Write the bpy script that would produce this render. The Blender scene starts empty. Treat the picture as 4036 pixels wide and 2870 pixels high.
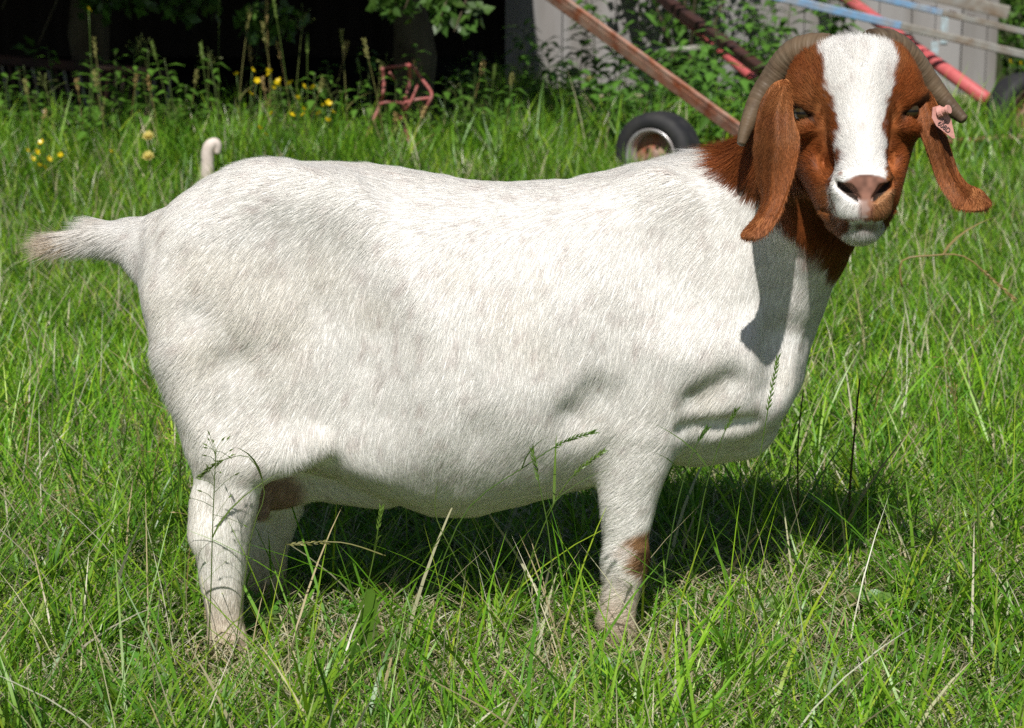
import bpy, math, random
import numpy as np
from mathutils import Vector, Matrix

# ------------------------------------------------------------------ camera, sky, sun, exposure
S = bpy.context.scene
col = S.collection
F_PX, CX, CY, K = 7945.0, 2018.0, 1435.0, 1.767       # photograph focal length / centre in its own pixels
CAM = np.array([0.0, -3.06, 1.10])
PITCH = math.atan((CY + 310.0) / F_PX)
cam_data = bpy.data.cameras.new('camera')
cam_data.sensor_width = 36.0
cam_data.lens = F_PX / 4036.0 * 36.0
cam_data.clip_start = 0.05
cam_data.clip_end = 2000.0
cam_data.dof.use_dof = True
cam_data.dof.focus_distance = 2.98
cam_data.dof.aperture_fstop = 9.0
camera = bpy.data.objects.new('camera', cam_data)
camera.location = CAM
camera.rotation_euler = (math.pi / 2 - PITCH, 0, 0)
col.objects.link(camera)
S.camera = camera

SUN_EL, SUN_AZ = math.radians(50.0), math.radians(188.0)
w = bpy.data.worlds.new('World'); S.world = w; w.use_nodes = True
nt = w.node_tree
bg = nt.nodes['Background']
sky = nt.nodes.new('ShaderNodeTexSky'); sky.sky_type = 'NISHITA'; sky.sun_disc = False
sky.sun_elevation = SUN_EL; sky.sun_rotation = SUN_AZ
nt.links.new(sky.outputs[0], bg.inputs[0]); bg.inputs[1].default_value = 0.05
sd = bpy.data.lights.new('sun', 'SUN'); sd.energy = 4.7; sd.angle = math.radians(0.53); sd.color = (1.0, 0.965, 0.92)
sun = bpy.data.objects.new('sun', sd); col.objects.link(sun)
to_sun = Vector((math.sin(SUN_AZ) * math.cos(SUN_EL), math.cos(SUN_AZ) * math.cos(SUN_EL), math.sin(SUN_EL)))
sun.rotation_euler = (-to_sun).to_track_quat('-Z', 'Y').to_euler()
S.view_settings.view_transform = 'Standard'; S.view_settings.look = 'None'
S.view_settings.exposure = 0.06; S.view_settings.gamma = 1.0
S.cycles.max_bounces = 8; S.cycles.diffuse_bounces = 6; S.cycles.transparent_max_bounces = 8
S.cycles.use_denoising = False

rng = np.random.default_rng(7)
random.seed(7)

# ------------------------------------------------------------------ helpers
RIGHT = np.array([1.0, 0, 0])
FWD = np.array([0, math.cos(PITCH), -math.sin(PITCH)])
UP = np.array([0, math.sin(PITCH), math.cos(PITCH)])

def V(vx, vy, y):
    """world point at depth y seen at (vx, vy) of a 2284 px wide view of the photograph"""
    d = FWD + (vx * K - CX) / F_PX * RIGHT + (CY - vy * K) / F_PX * UP
    return CAM + d * ((y - CAM[1]) / d[1])

def G(vx, vy, z=0.0):
    d = FWD + (vx * K - CX) / F_PX * RIGHT + (CY - vy * K) / F_PX * UP
    return CAM + d * ((z - CAM[2]) / d[2])

_lat = rng.random((32, 32, 32)).astype(np.float32)
def vnoise(p, f, seed=0):
    """smooth value noise -1..1 at points p (n,3)"""
    q = np.asarray(p, dtype=np.float32) * f + np.float32(seed * 7.31 + 100)
    i = np.floor(q).astype(np.int32); t = q - i; t = t * t * (3 - 2 * t)
    i0 = i & 31; i1 = (i + 1) & 31
    def L(a, b, c): return _lat[a[..., 0], b[..., 1], c[..., 2]]
    x0 = L(i0, i0, i0) * (1 - t[..., 0]) + L(i1, i0, i0) * t[..., 0]
    x1 = L(i0, i1, i0) * (1 - t[..., 0]) + L(i1, i1, i0) * t[..., 0]
    x2 = L(i0, i0, i1) * (1 - t[..., 0]) + L(i1, i0, i1) * t[..., 0]
    x3 = L(i0, i1, i1) * (1 - t[..., 0]) + L(i1, i1, i1) * t[..., 0]
    y0 = x0 * (1 - t[..., 1]) + x1 * t[..., 1]; y1 = x2 * (1 - t[..., 1]) + x3 * t[..., 1]
    return (y0 * (1 - t[..., 2]) + y1 * t[..., 2]) * 2 - 1

def norm(a): return a / np.maximum(np.linalg.norm(a, axis=-1, keepdims=True), 1e-9)
def sstep(a, b, x):
    t = np.clip((x - a) / (b - a), 0, 1); return t * t * (3 - 2 * t)

def mesh_np(name, verts, loops, sizes, mats, colors=None, smooth=True, mat_idx=None):
    """mesh from flat numpy arrays; sizes = corners per polygon"""
    me = bpy.data.meshes.new(name)
    verts = np.ascontiguousarray(verts, dtype=np.float32); loops = np.asarray(loops, dtype=np.int32).ravel()
    sizes = np.asarray(sizes, dtype=np.int32)
    me.vertices.add(len(verts)); me.vertices.foreach_set('co', verts.ravel())
    me.loops.add(len(loops)); me.loops.foreach_set('vertex_index', loops)
    me.polygons.add(len(sizes))
    st = np.zeros(len(sizes), dtype=np.int32); st[1:] = np.cumsum(sizes)[:-1]
    me.polygons.foreach_set('loop_start', st); me.polygons.foreach_set('loop_total', sizes)
    me.polygons.foreach_set('use_smooth', np.full(len(sizes), smooth))
    for m in (mats if isinstance(mats, (list, tuple)) else [mats]): me.materials.append(m)
    if mat_idx is not None: me.polygons.foreach_set('material_index', np.asarray(mat_idx, dtype=np.int32))
    me.update(calc_edges=True)
    if colors is not None:
        at = me.color_attributes.new('col', 'FLOAT_COLOR', 'POINT')
        c4 = np.ones((len(verts), 4), dtype=np.float32); c4[:, :3] = colors
        at.data.foreach_set('color', c4.ravel())
    return me

def link(name, me, parent=None, loc=None, **props):
    o = bpy.data.objects.new(name, me); col.objects.link(o)
    if parent is not None: o.parent = parent
    if loc is not None: o.location = loc
    for k, v in props.items(): o[k] = v
    return o

def thing(name, label, category, loc=(0, 0, 0), group=None):
    o = bpy.data.objects.new(name, None); col.objects.link(o); o.location = loc
    o.empty_display_size = 0.05
    o['label'] = label; o['category'] = category
    if group: o['group'] = group
    return o

def copy_tree(o, parent=None):
    c = o.copy(); col.objects.link(c)
    if parent is not None: c.parent = parent
    for ch in list(o.children): copy_tree(ch, c)
    return c

class MB:
    """collects boxes, tubes and strips for one mesh"""
    def __init__(s): s.v = []; s.f = []; s.c = []
    def add(s, v, f, c=None):
        b = len(s.v); s.v += [tuple(map(float, p)) for p in v]; s.f += [tuple(int(i) + b for i in q) for q in f]
        s.c += [c if c is not None else (1, 1, 1)] * len(v)
    def box(s, lo, hi, c=None):
        x0, y0, z0 = lo; x1, y1, z1 = hi
        s.add([(x0,y0,z0),(x1,y0,z0),(x1,y1,z0),(x0,y1,z0),(x0,y0,z1),(x1,y0,z1),(x1,y1,z1),(x0,y1,z1)],
              [(0,3,2,1),(4,5,6,7),(0,1,5,4),(1,2,6,5),(2,3,7,6),(3,0,4,7)], c)
    def beam(s, a, b, wx, wz, c=None, up=(0, 0, 1), bev=0.12):
        """bevelled rectangular bar from a to b"""
        a = np.array(a, float); b = np.array(b, float); d = norm(b - a)
        u = np.array(up, float); x = norm(np.cross(d, u)); u = np.cross(x, d)
        k = 1 - 2 * bev
        pr = [(-1,-k),(-k,-1),(k,-1),(1,-k),(1,k),(k,1),(-k,1),(-1,k)]
        v = [p + x * q[0] * wx / 2 + u * q[1] * wz / 2 for p in (a, b) for q in pr]
        f = [(i, (i + 1) % 8, 8 + (i + 1) % 8, 8 + i) for i in range(8)] + [tuple(range(7, -1, -1)), tuple(range(8, 16))]
        s.add(v, f, c)
    def tube(s, pts, rad, n=8, c=None, cap=True, flat=1.0):
        pts = np.array(pts, float); m = len(pts)
        rad = np.broadcast_to(np.array(rad, float), (m,))
        t = np.gradient(pts, axis=0) if m > 2 else np.repeat((pts[1] - pts[0])[None], m, 0); t = norm(t)
        ref = np.array([0, 0, 1.0]) if abs(t[0][2]) < 0.9 else np.array([1.0, 0, 0])
        u = norm(np.cross(t[0], ref)); v = []; f = []
        for i in range(m):
            u = norm(u - t[i] * np.dot(u, t[i])); w_ = np.cross(t[i], u)
            for j in range(n):
                a = 2 * math.pi * j / n
                v.append(pts[i] + rad[i] * (math.cos(a) * u + flat * math.sin(a) * w_))
        for i in range(m - 1):
            for j in range(n):
                f.append((i*n + j, i*n + (j+1) % n, (i+1)*n + (j+1) % n, (i+1)*n + j))
        if cap: f += [tuple(range(n - 1, -1, -1)), tuple(range((m-1)*n, m*n))]
        s.add(v, f, c)
    def mesh(s, name, mats, smooth=False):
        return mesh_np(name, np.array(s.v), [i for f in s.f for i in f], [len(f) for f in s.f], mats,
                       np.array(s.c), smooth)
    def build(s, name, mats, parent=None, smooth=False, loc=None, **props):
        return link(name, s.mesh(name, mats, smooth), parent, loc, **props)

# ------------------------------------------------------------------ materials
def mat(name, base=(0.5, 0.5, 0.5), rough=0.6, spec=0.4, attr=False, noise=None, translucent=0.0, bump=None, metal=0.0, sheen=0.0, sat_var=0.0):
    """noise = (scale, colour2, amount, detail[, stretch xyz]); bump = (scale, strength, distance)"""
    m = bpy.data.materials.new(name); m.use_nodes = True
    t = m.node_tree; b = t.nodes['Principled BSDF']; out = t.nodes['Material Output']
    b.inputs['Roughness'].default_value = rough; b.inputs['Metallic'].default_value = metal
    b.inputs['Specular IOR Level'].default_value = spec
    if sheen: b.inputs['Sheen Weight'].default_value = sheen; b.inputs['Sheen Roughness'].default_value = 0.4
    if attr:
        a = t.nodes.new('ShaderNodeAttribute'); a.attribute_name = 'col'; src = a.outputs['Color']
        if base != (1, 1, 1):
            mu = t.nodes.new('ShaderNodeMix'); mu.data_type = 'RGBA'; mu.blend_type = 'MULTIPLY'; mu.inputs[0].default_value = 1
            t.links.new(src, mu.inputs[6]); mu.inputs[7].default_value = (*base, 1); src = mu.outputs[2]
    else:
        r = t.nodes.new('ShaderNodeRGB'); r.outputs[0].default_value = (*base, 1); src = r.outputs[0]
    tc = t.nodes.new('ShaderNodeTexCoord')
    for nz in ([noise] if noise and not isinstance(noise[0], tuple) else (noise or [])):
        mp = t.nodes.new('ShaderNodeMapping'); t.links.new(tc.outputs['Object'], mp.inputs[0])
        if len(nz) > 4: mp.inputs['Scale'].default_value = nz[4]
        n = t.nodes.new('ShaderNodeTexNoise'); n.inputs['Scale'].default_value = nz[0]; n.inputs['Detail'].default_value = nz[3]
        t.links.new(mp.outputs[0], n.inputs['Vector'])
        cr = t.nodes.new('ShaderNodeValToRGB'); cr.color_ramp.elements[0].position = 0.5 - 0.28 / max(nz[2], 0.05) * 0.25
        cr.color_ramp.elements[1].position = 0.5 + 0.16
        cr.color_ramp.elements[0].color = (0, 0, 0, 1); cr.color_ramp.elements[1].color = (nz[2],) * 3 + (1,)
        t.links.new(n.outputs['Fac'], cr.inputs[0])
        mx = t.nodes.new('ShaderNodeMix'); mx.data_type = 'RGBA'
        t.links.new(cr.outputs[0], mx.inputs[0]); t.links.new(src, mx.inputs[6]); mx.inputs[7].default_value = (*nz[1], 1)
        src = mx.outputs[2]
    t.links.new(src, b.inputs['Base Color'])
    if bump:
        n = t.nodes.new('ShaderNodeTexNoise'); n.inputs['Scale'].default_value = bump[0]; n.inputs['Detail'].default_value = 5
        mp = t.nodes.new('ShaderNodeMapping'); t.links.new(tc.outputs['Object'], mp.inputs[0])
        if len(bump) > 3: mp.inputs['Scale'].default_value = bump[3]
        t.links.new(mp.outputs[0], n.inputs['Vector'])
        bp = t.nodes.new('ShaderNodeBump'); bp.inputs['Strength'].default_value = bump[1]; bp.inputs['Distance'].default_value = bump[2]
        t.links.new(n.outputs['Fac'], bp.inputs['Height']); t.links.new(bp.outputs[0], b.inputs['Normal'])
    if translucent:
        tr = t.nodes.new('ShaderNodeBsdfTranslucent'); mxs = t.nodes.new('ShaderNodeMixShader')
        mxs.inputs[0].default_value = translucent
        t.links.new(src, tr.inputs['Color']); t.links.new(b.outputs[0], mxs.inputs[1]); t.links.new(tr.outputs[0], mxs.inputs[2])
        t.links.new(mxs.outputs[0], out.inputs['Surface'])
    return m
FUR_N = 730000
# ------------------------------------------------------------------ the goat: body surface from blended volumes
YAW = 0.08
def B(vx, vy, off=0.0):
    y = off
    for _ in range(4):
        p = V(vx, vy, y); y = off + YAW * p[0]
    return V(vx, vy, y)

HDY = -0.075
HO = V(1908, 240, -0.13 + HDY)
_d = norm(CAM - HO); _r = norm(np.cross(np.array([0, 0, 1.0]), _d)); _r = norm(_r); _u = np.cross(_d, _r)
_cy, _sy = math.cos(math.radians(8)), math.sin(math.radians(8))
HF = norm(_d * _cy + _r * _sy); HR = norm(_r * _cy - _d * _sy); HU = _u
_cr, _sr = math.cos(math.radians(2)), math.sin(math.radians(2))
HR, HU = HR * _cr + HU * _sr, HU * _cr - HR * _sr
HM = np.stack([HR, HF, HU])                            # rows: head right, forward (nose), up
def H2W(p): return HO + np.asarray(p, float) @ HM
def W2H(p): return (p - HO) @ HM.T

class Field:
    def __init__(s, lo, hi, h):
        s.lo = np.array(lo); s.h = h
        s.n = np.ceil((np.array(hi) - s.lo) / h).astype(int) + 1
        s.f = np.full(s.n, 0.5, dtype=np.float32)
    def block(s, lo, hi):
        a = np.clip(np.floor((np.array(lo) - s.lo) / s.h).astype(int), 0, s.n)
        b = np.clip(np.ceil((np.array(hi) - s.lo) / s.h).astype(int) + 1, 0, s.n)
        if np.any(b <= a): return None
        sl = tuple(slice(i, j) for i, j in zip(a, b))
        g = [(s.lo[k] + s.h * np.arange(a[k], b[k])).astype(np.float32) for k in range(3)]
        return sl, g[0][:, None, None], g[1][None, :, None], g[2][None, None, :]
    def comb(s, sl, d, k, sub=False):
        a = s.f[sl]
        if sub:
            h = np.clip(k - np.abs(a + d), 0, None) / k
            s.f[sl] = np.maximum(a, -d) + h * h * k * 0.25
        else:
            h = np.clip(k - np.abs(a - d), 0, None) / k
            s.f[sl] = np.minimum(a, d) - h * h * k * 0.25
    def ell(s, c, r, k, frame=None, rot=None, sub=False):
        """ellipsoid; frame 'head' = head coordinates; rot = (axis, degrees) in that frame"""
        M = HM if frame == 'head' else np.eye(3)
        cw = H2W(c) if frame == 'head' else np.asarray(c, float)
        if rot is not None:
            for ax, deg in (rot if isinstance(rot, list) else [rot]):
                R3 = np.array(Matrix.Rotation(math.radians(deg), 3, ax)); M = R3.T @ M
        R = max(r) + k + 2 * s.h
        bl = s.block(cw - R, cw + R)
        if bl is None: return
        sl, x, y, z = bl; x = x - np.float32(cw[0]); y = y - np.float32(cw[1]); z = z - np.float32(cw[2])
        q = [(M[i, 0] * x + M[i, 1] * y + M[i, 2] * z).astype(np.float32) for i in range(3)]
        k0 = np.sqrt(sum((q[i] / r[i]) ** 2 for i in range(3))); k1 = np.sqrt(sum((q[i] / r[i] ** 2) ** 2 for i in range(3)))
        s.comb(sl, k0 * (k0 - 1) / np.maximum(k1, 1e-6), k, sub)
    def cone(s, a, b, r1, r2, k, frame=None, sq=1.0, sub=False):
        if frame == 'head': a = H2W(a); b = H2W(b)
        a = np.asarray(a, float); b = np.asarray(b, float); R = max(r1, r2) + k + 2 * s.h
        bl = s.block(np.minimum(a, b) - R, np.maximum(a, b) + R)
        if bl is None: return
        sl, x, y, z = bl
        ab = b - a; L = np.dot(ab, ab)
        x = x - np.float32(a[0]); y = y - np.float32(a[1]); z = z - np.float32(a[2])
        t = np.clip((x * ab[0] + y * ab[1] + z * ab[2]) / L, 0, 1).astype(np.float32)
        d = np.sqrt((x - t * ab[0]) ** 2 + ((y - t * ab[1]) / sq) ** 2 + (z - t * ab[2]) ** 2) - (r1 + (r2 - r1) * t)
        s.comb(sl, d.astype(np.float32), k, sub)
    def chain(s, pts, rs, k, frame=None, sq=1.0):
        pts = np.array(pts, float); R = max(rs) + k + 2 * s.h
        bl = s.block(pts.min(0) - R, pts.max(0) + R)
        if bl is None: return
        sl, x, y, z = bl; best = None
        for i in range(len(pts) - 1):
            a, ab = pts[i], pts[i + 1] - pts[i]; X = x - np.float32(a[0]); Y = y - np.float32(a[1]); Z = z - np.float32(a[2])
            t = np.clip((X * ab[0] + Y * ab[1] + Z * ab[2]) / np.dot(ab, ab), 0, 1).astype(np.float32)
            d = (np.sqrt((X - t * ab[0]) ** 2 + ((Y - t * ab[1]) / sq) ** 2 + (Z - t * ab[2]) ** 2) - (rs[i] + (rs[i + 1] - rs[i]) * t)).astype(np.float32)
            if best is None: best = d
            else:
                best = np.minimum(best, d)
        s.comb(sl, best, k)
    def loft(s, tab, k):
        """trunk: rows (x, ztop, zbot, halfwidth, yc, exponent)"""
        tab = np.array(tab); xs = np.linspace(tab[0, 0], tab[-1, 0], 400)
        rows = np.stack([np.interp(xs, tab[:, 0], tab[:, j]) for j in range(1, tab.shape[1])], 1)
        ker = np.hanning(25); ker /= ker.sum()
        sm = np.stack([np.convolve(np.pad(rows[:, j], 12, mode='edge'), ker, 'valid') for j in range(rows.shape[1])], 1)
        xa, xb = tab[:, 0].min(), tab[:, 0].max(); lo = (xa - .09, -0.4, tab[:, 2].min() - 0.05); hi = (xb + .09, 0.4, tab[:, 1].max() + 0.05)
        sl, x, y, z = s.block(lo, hi)
        c = [np.interp(x.ravel(), xs, sm[:, j]).astype(np.float32)[:, None, None] for j in range(sm.shape[1])]
        zc = (c[0] + c[1]) / 2 - 0.04 * (c[0] - c[1]); hu = c[0] - zc; hd = zc - c[1]
        hh = np.where(z > zc, hu, hd); n = c[4]
        rr = ((np.abs(y - c[3]) / c[2]) ** n + (np.abs(z - zc) / hh) ** n) ** (1 / n)
        d = (rr - 1) * np.minimum(c[2], hh); ex = np.maximum(np.maximum(xa - x, x - xb), 0)
        d = np.where(ex > 0, np.sqrt(np.maximum(d, 0) ** 2 + ex ** 2), d)
        s.comb(sl, d.astype(np.float32), k)

def surface_nets(f, lo, h):
    neg = f < 0
    nx, ny, nz = f.shape
    cnt = np.zeros((nx - 1, ny - 1, nz - 1), dtype=np.int8)
    for i in (0, 1):
        for j in (0, 1):
            for k in (0, 1): cnt += neg[i:nx - 1 + i, j:ny - 1 + j, k:nz - 1 + k]
    act = (cnt > 0) & (cnt < 8)
    idx = np.argwhere(act)
    ids = np.full(act.shape, -1, dtype=np.int32); ids[act] = np.arange(len(idx))
    vals = {}
    for i in (0, 1):
        for j in (0, 1):
            for k in (0, 1): vals[i, j, k] = f[idx[:, 0] + i, idx[:, 1] + j, idx[:, 2] + k]
    acc = np.zeros((len(idx), 3)); num = np.zeros(len(idx))
    corners = list(vals)
    for a in corners:
        for ax in range(3):
            if a[ax]: continue
            b = list(a); b[ax] = 1; b = tuple(b)
            va, vb = vals[a], vals[b]; m = (va < 0) != (vb < 0)
            t = np.where(m, va / np.where(m, va - vb, 1), 0)
            p = np.array(a, float)[None].repeat(len(idx), 0); p[:, ax] += t
            acc[m] += p[m]; num[m] += 1
    verts = lo + h * (idx + acc / num[:, None])
    quads = []
    for ax in range(3):
        s0 = [slice(0, n) for n in f.shape]; s1 = [slice(0, n) for n in f.shape]
        s0[ax] = slice(0, f.shape[ax] - 1); s1[ax] = slice(1, f.shape[ax])
        ch = neg[tuple(s0)] != neg[tuple(s1)]
        e = np.argwhere(ch); u, v = [(1, 2), (2, 0), (0, 1)][ax]
        e = e[(e[:, u] > 0) & (e[:, v] > 0) & (e[:, u] < f.shape[u] - 1) & (e[:, v] < f.shape[v] - 1)]
        du = np.zeros(3, int); du[u] = 1; dv = np.zeros(3, int); dv[v] = 1
        q = np.stack([ids[tuple((e - du - dv).T)], ids[tuple((e - dv).T)], ids[tuple(e.T)], ids[tuple((e - du).T)]], 1)
        flip = ~neg[tuple(e.T)]
        q[flip] = q[flip][:, ::-1]
        quads.append(q)
    return verts, np.concatenate(quads)

def vert_normals(v, q):
    n = np.zeros_like(v)
    fn = np.cross(v[q[:, 2]] - v[q[:, 0]], v[q[:, 3]] - v[q[:, 1]])
    for i in range(4):
        for k in range(3): n[:, k] += np.bincount(q[:, i], fn[:, k], len(v))
    return norm(n)

def laplace(v, q, it, lam=0.5):
    e = np.concatenate([q[:, [0, 1]], q[:, [1, 2]], q[:, [2, 3]], q[:, [3, 0]]])
    deg = np.bincount(e[:, 0], minlength=len(v)) + np.bincount(e[:, 1], minlength=len(v))
    for _ in range(it):
        a = np.zeros_like(v)
        for k in range(3):
            a[:, k] = np.bincount(e[:, 0], v[e[:, 1], k], len(v)) + np.bincount(e[:, 1], v[e[:, 0], k], len(v))
        v = v + lam * (a / deg[:, None] - v)
    return v

HV = 0.000694
def build_fields():
    def torso(fl):
        tab = []
        for (vx, top, bot, hw, n) in [
            (318, 545, 590, .02, 2.1), (328, 520, 650, .05, 2.1), (350, 503, 725, .08, 2.2), (400, 486, 815, .108, 2.3), (480, 436, 915, .132, 2.3), (560, 388, 1000, .15, 2.25),
            (640, 366, 1035, .163, 2.2), (750, 367, 1062, .185, 2.15), (850, 373, 1100, .205, 2.1), (960, 388, 1138, .218, 2.1),
            (1060, 404, 1138, .222, 2.1), (1160, 409, 1112, .215, 2.1), (1270, 402, 1085, .2, 2.15), (1370, 382, 1062, .182, 2.2),
            (1450, 361, 1040, .168, 2.2), (1530, 352, 1022, .15, 2.2), (1600, 390, 1000, .132, 2.2), (1670, 480, 960, .11, 2.1), (1730, 590, 905, .085, 2.0), (1765, 680, 830, .04, 2.0)]:
            t = B(vx, top); b = B(vx, bot)
            tab.append((t[0], t[2], b[2], hw, YAW * t[0], n))
        fl.loft(tab, 0.02)
        for s in (-1, 1):
            fl.ell(B(560, 610, s * .085), (.15, .062, .125), .05, rot=('Y', -20))      # haunch
            fl.ell(B(505, 470, s * .06), (.10, .05, .05), .05, rot=('Y', -28))          # rump slope
            fl.ell(B(690, 470, s * .105), (.06, .035, .035), .09)                         # hip point
            fl.ell(B(418, 735, s * .07), (.050, .055, .11), .04, rot=('Y', -18))         # hamstring
            fl.ell(B(1480, 600, s * .105), (.105, .055, .16), .06, rot=('Y', 12))       # shoulder blade
            fl.ell(B(1570, 775, s * .095), (.075, .06, .07), .08)                       # shoulder point
        fl.ell(B(1668, 750, 0), (.075, .105, .15), .05)                                 # chest front
        for s in (-1, 1): fl.ell(B(1605, 860, s * .062), (.09, .06, .07), .08)         # breast muscle
        fl.cone(B(1560, 968, -.0), B(1655, 958, -.0), .045, .046, .03, sq=1.3)          # brisket
        fl.chain([B(1590, 610, .0), B(1690, 490, -.03), B(1780, 400, -.09), B(1845, 335, -.135)], [.155, .126, .098, .085], .05)
        fl.chain([B(1670, 660, .0), B(1795, 500, -.10)], [.11, .08], .04)
        fl.chain([B(615, 1048, .035), B(720, 1050, .03), B(850, 1062, .02)], [.050, .048, .05], .02)      # udder and milk vein side
        fl.ell(B(612, 1070, .02), (.05, .06, .045), .03)
        for s in (-1, 1): fl.cone(B(590, 1090, s * .045), B(588, 1150, s * .05), .018, .010, .02)
        fl.chain([B(395, 560), B(312, 545), B(235, 528), B(165, 532)], [.052, .036, .024, .010], .05)   # dock of the tail
    def near_hind(fl):
        P = [B(455, 790, -.09), B(508, 985, -.112), B(512, 1090, -.118), B(496, 1195, -.118), B(496, 1300, -.118), B(502, 1385, -.118), B(506, 1422, -.118), B(517, 1470, -.122)]
        fl.chain(P, [.076, .064, .048, .044, .036, .029, .031, .0285], .025, sq=.85)
        fl.cone(B(448, 1110, -.118), B(447, 1192, -.118), .013, .016, .03)              # tendon and point of hock
        fl.ell(B(600, 935, -.135), (.075, .035, .07), .05, rot=('Y', 35))               # stifle
        fl.cone(B(585, 1000, -.14), B(715, 985, -.15), .033, .012, .05, sq=.6)          # flank fold
        P = [B(520, 870, .10), B(600, 1030, .11), B(608, 1120, .11), B(585, 1215, .11), B(592, 1300, .11), B(606, 1360, .11), B(628, 1380, .11), B(652, 1398, .11)]
        fl.chain(P, [.09, .068, .05, .043, .034, .0265, .029, .0265], .03, sq=.85)
        fl.cone(B(560, 1140, .11), B(552, 1205, .11), .013, .015, .03)
        fl.ell(B(610, 935, .12), (.075, .04, .075), .05, rot=('Y', 35))
    def fore(fl):
        P = [B(1475, 790, -.10), B(1432, 945, -.118), B(1404, 1100, -.118), B(1399, 1195, -.118), B(1399, 1245, -.118), B(1390, 1305, -.118), B(1381, 1358, -.118), B(1376, 1385, -.118), B(1384, 1425, -.122)]
        fl.chain(P, [.09, .064, .046, .035, .0365, .0275, .0265, .0285, .026], .03, sq=.88)
        P = [B(1480, 790, .10), B(1440, 930, .11), B(1420, 1060, .10), B(1402, 1140, .10), B(1400, 1190, .10), B(1394, 1250, .10), B(1388, 1300, .10), B(1386, 1322, .10), B(1392, 1355, .098)]
        fl.chain(P, [.09, .064, .046, .035, .0365, .0275, .0265, .0285, .026], .03, sq=.88)
    def creases(fl):
        for pts, r, depth, k in CREASES:
            for (a0, a1) in zip(pts[:-1], pts[1:]):
                fl.cone(a0 + CREASE_DIR * (r - depth), a1 + CREASE_DIR * (r - depth), r, r, k, sub=True)
    def head(fl):
        E = lambda c, r, k, rot=None, sub=False: fl.ell(c, r, k, 'head', rot, sub)
        C = lambda a, b, r1, r2, k, sub=False: fl.cone(a, b, r1, r2, k, 'head', 1.0, sub)
        E((0, -.045, .016), (.070, .085, .064), .03)                                    # skull
        E((0, -.005, .042), (.054, .046, .042), .03)                                    # forehead
        for s in (-1, 1):
            E((s * .028, -.012, .068), (.028, .03, .020), .02)                           # poll tufts
            E((s * .05, -.03, .058), (.024, .026, .03), .02)                            # horn base
        C((0, .0, .03), (0, .062, -.088), .047, .036, .03)                              # nose bridge
        E((0, .060, -.112), (.041, .045, .041), .02)                                     # muzzle
        C((-.012, .078, -.136), (.012, .078, -.136), .025, .025, .02)                   # upper lip
        C((0, -.01, -.12), (0, .044, -.163), .038, .024, .025)                            # lower jaw
        E((0, .048, -.166), (.027, .032, .018), .012)                                   # chin
        for s in (-1, 1):
            C((s * .046, -.045, -.03), (s * .026, .012, -.115), .045, .03, .03)          # cheek
            C((s * .04, -.05, -.07), (s * .02, .02, -.145), .035, .022, .03)             # jaw edge
            E((s * .063, -.012, .030), (.031, .032, .024), .04, ('Y', s * 10))           # brow
            E((s * .070, -.002, -.028), (.024, .027, .012), .025, ('Y', s * 24))          # cheekbone
            C((s * .02, .088, -.098), (s * .028, .08, -.108), .017, .015, .012)           # nostril wing
            # eye opening: a squinting slit that drops towards the nose
            E((s * .080, .028, -.004), (.0200, .022, .0038), .006, [('Y', -s * 30)], True)
            E((s * .065, .034, -.0145), (.008, .012, .0028), .006, [('Y', -s * 36)], True)
            C((s * .066, .016, .008), (s * .092, -.002, .011), .009, .010, .016)            # upper lid fold
            # nostrils
            C((s * .035, .088, -.1035), (s * .0235, .100, -.1125), .0060, .0085, .004, True)
            C((s * .0235, .100, -.1125), (s * .0125, .104, -.1235), .0085, .0055, .004, True)
            # mouth corners and line
            C((s * .0, .108, -.1580), (s * .036, .076, -.1540), .0016, .0025, .003, True)
            C((s * .036, .076, -.1545), (s * .047, .03, -.140), .0035, .003, .006, True)
            E((s * .046, .035, -.075), (.006, .03, .012), .02, ('Y', s * 10), True)       # hollow beside the bridge
        C((0, .118, -.121), (0, .106, -.15), .0022, .0022, .004, True)                  # philtrum
        C((0, .035, .088), (0, .036, .05), .012, .004, .02, True)                         # dent at the poll
    return torso, near_hind, fore, creases, head

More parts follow.
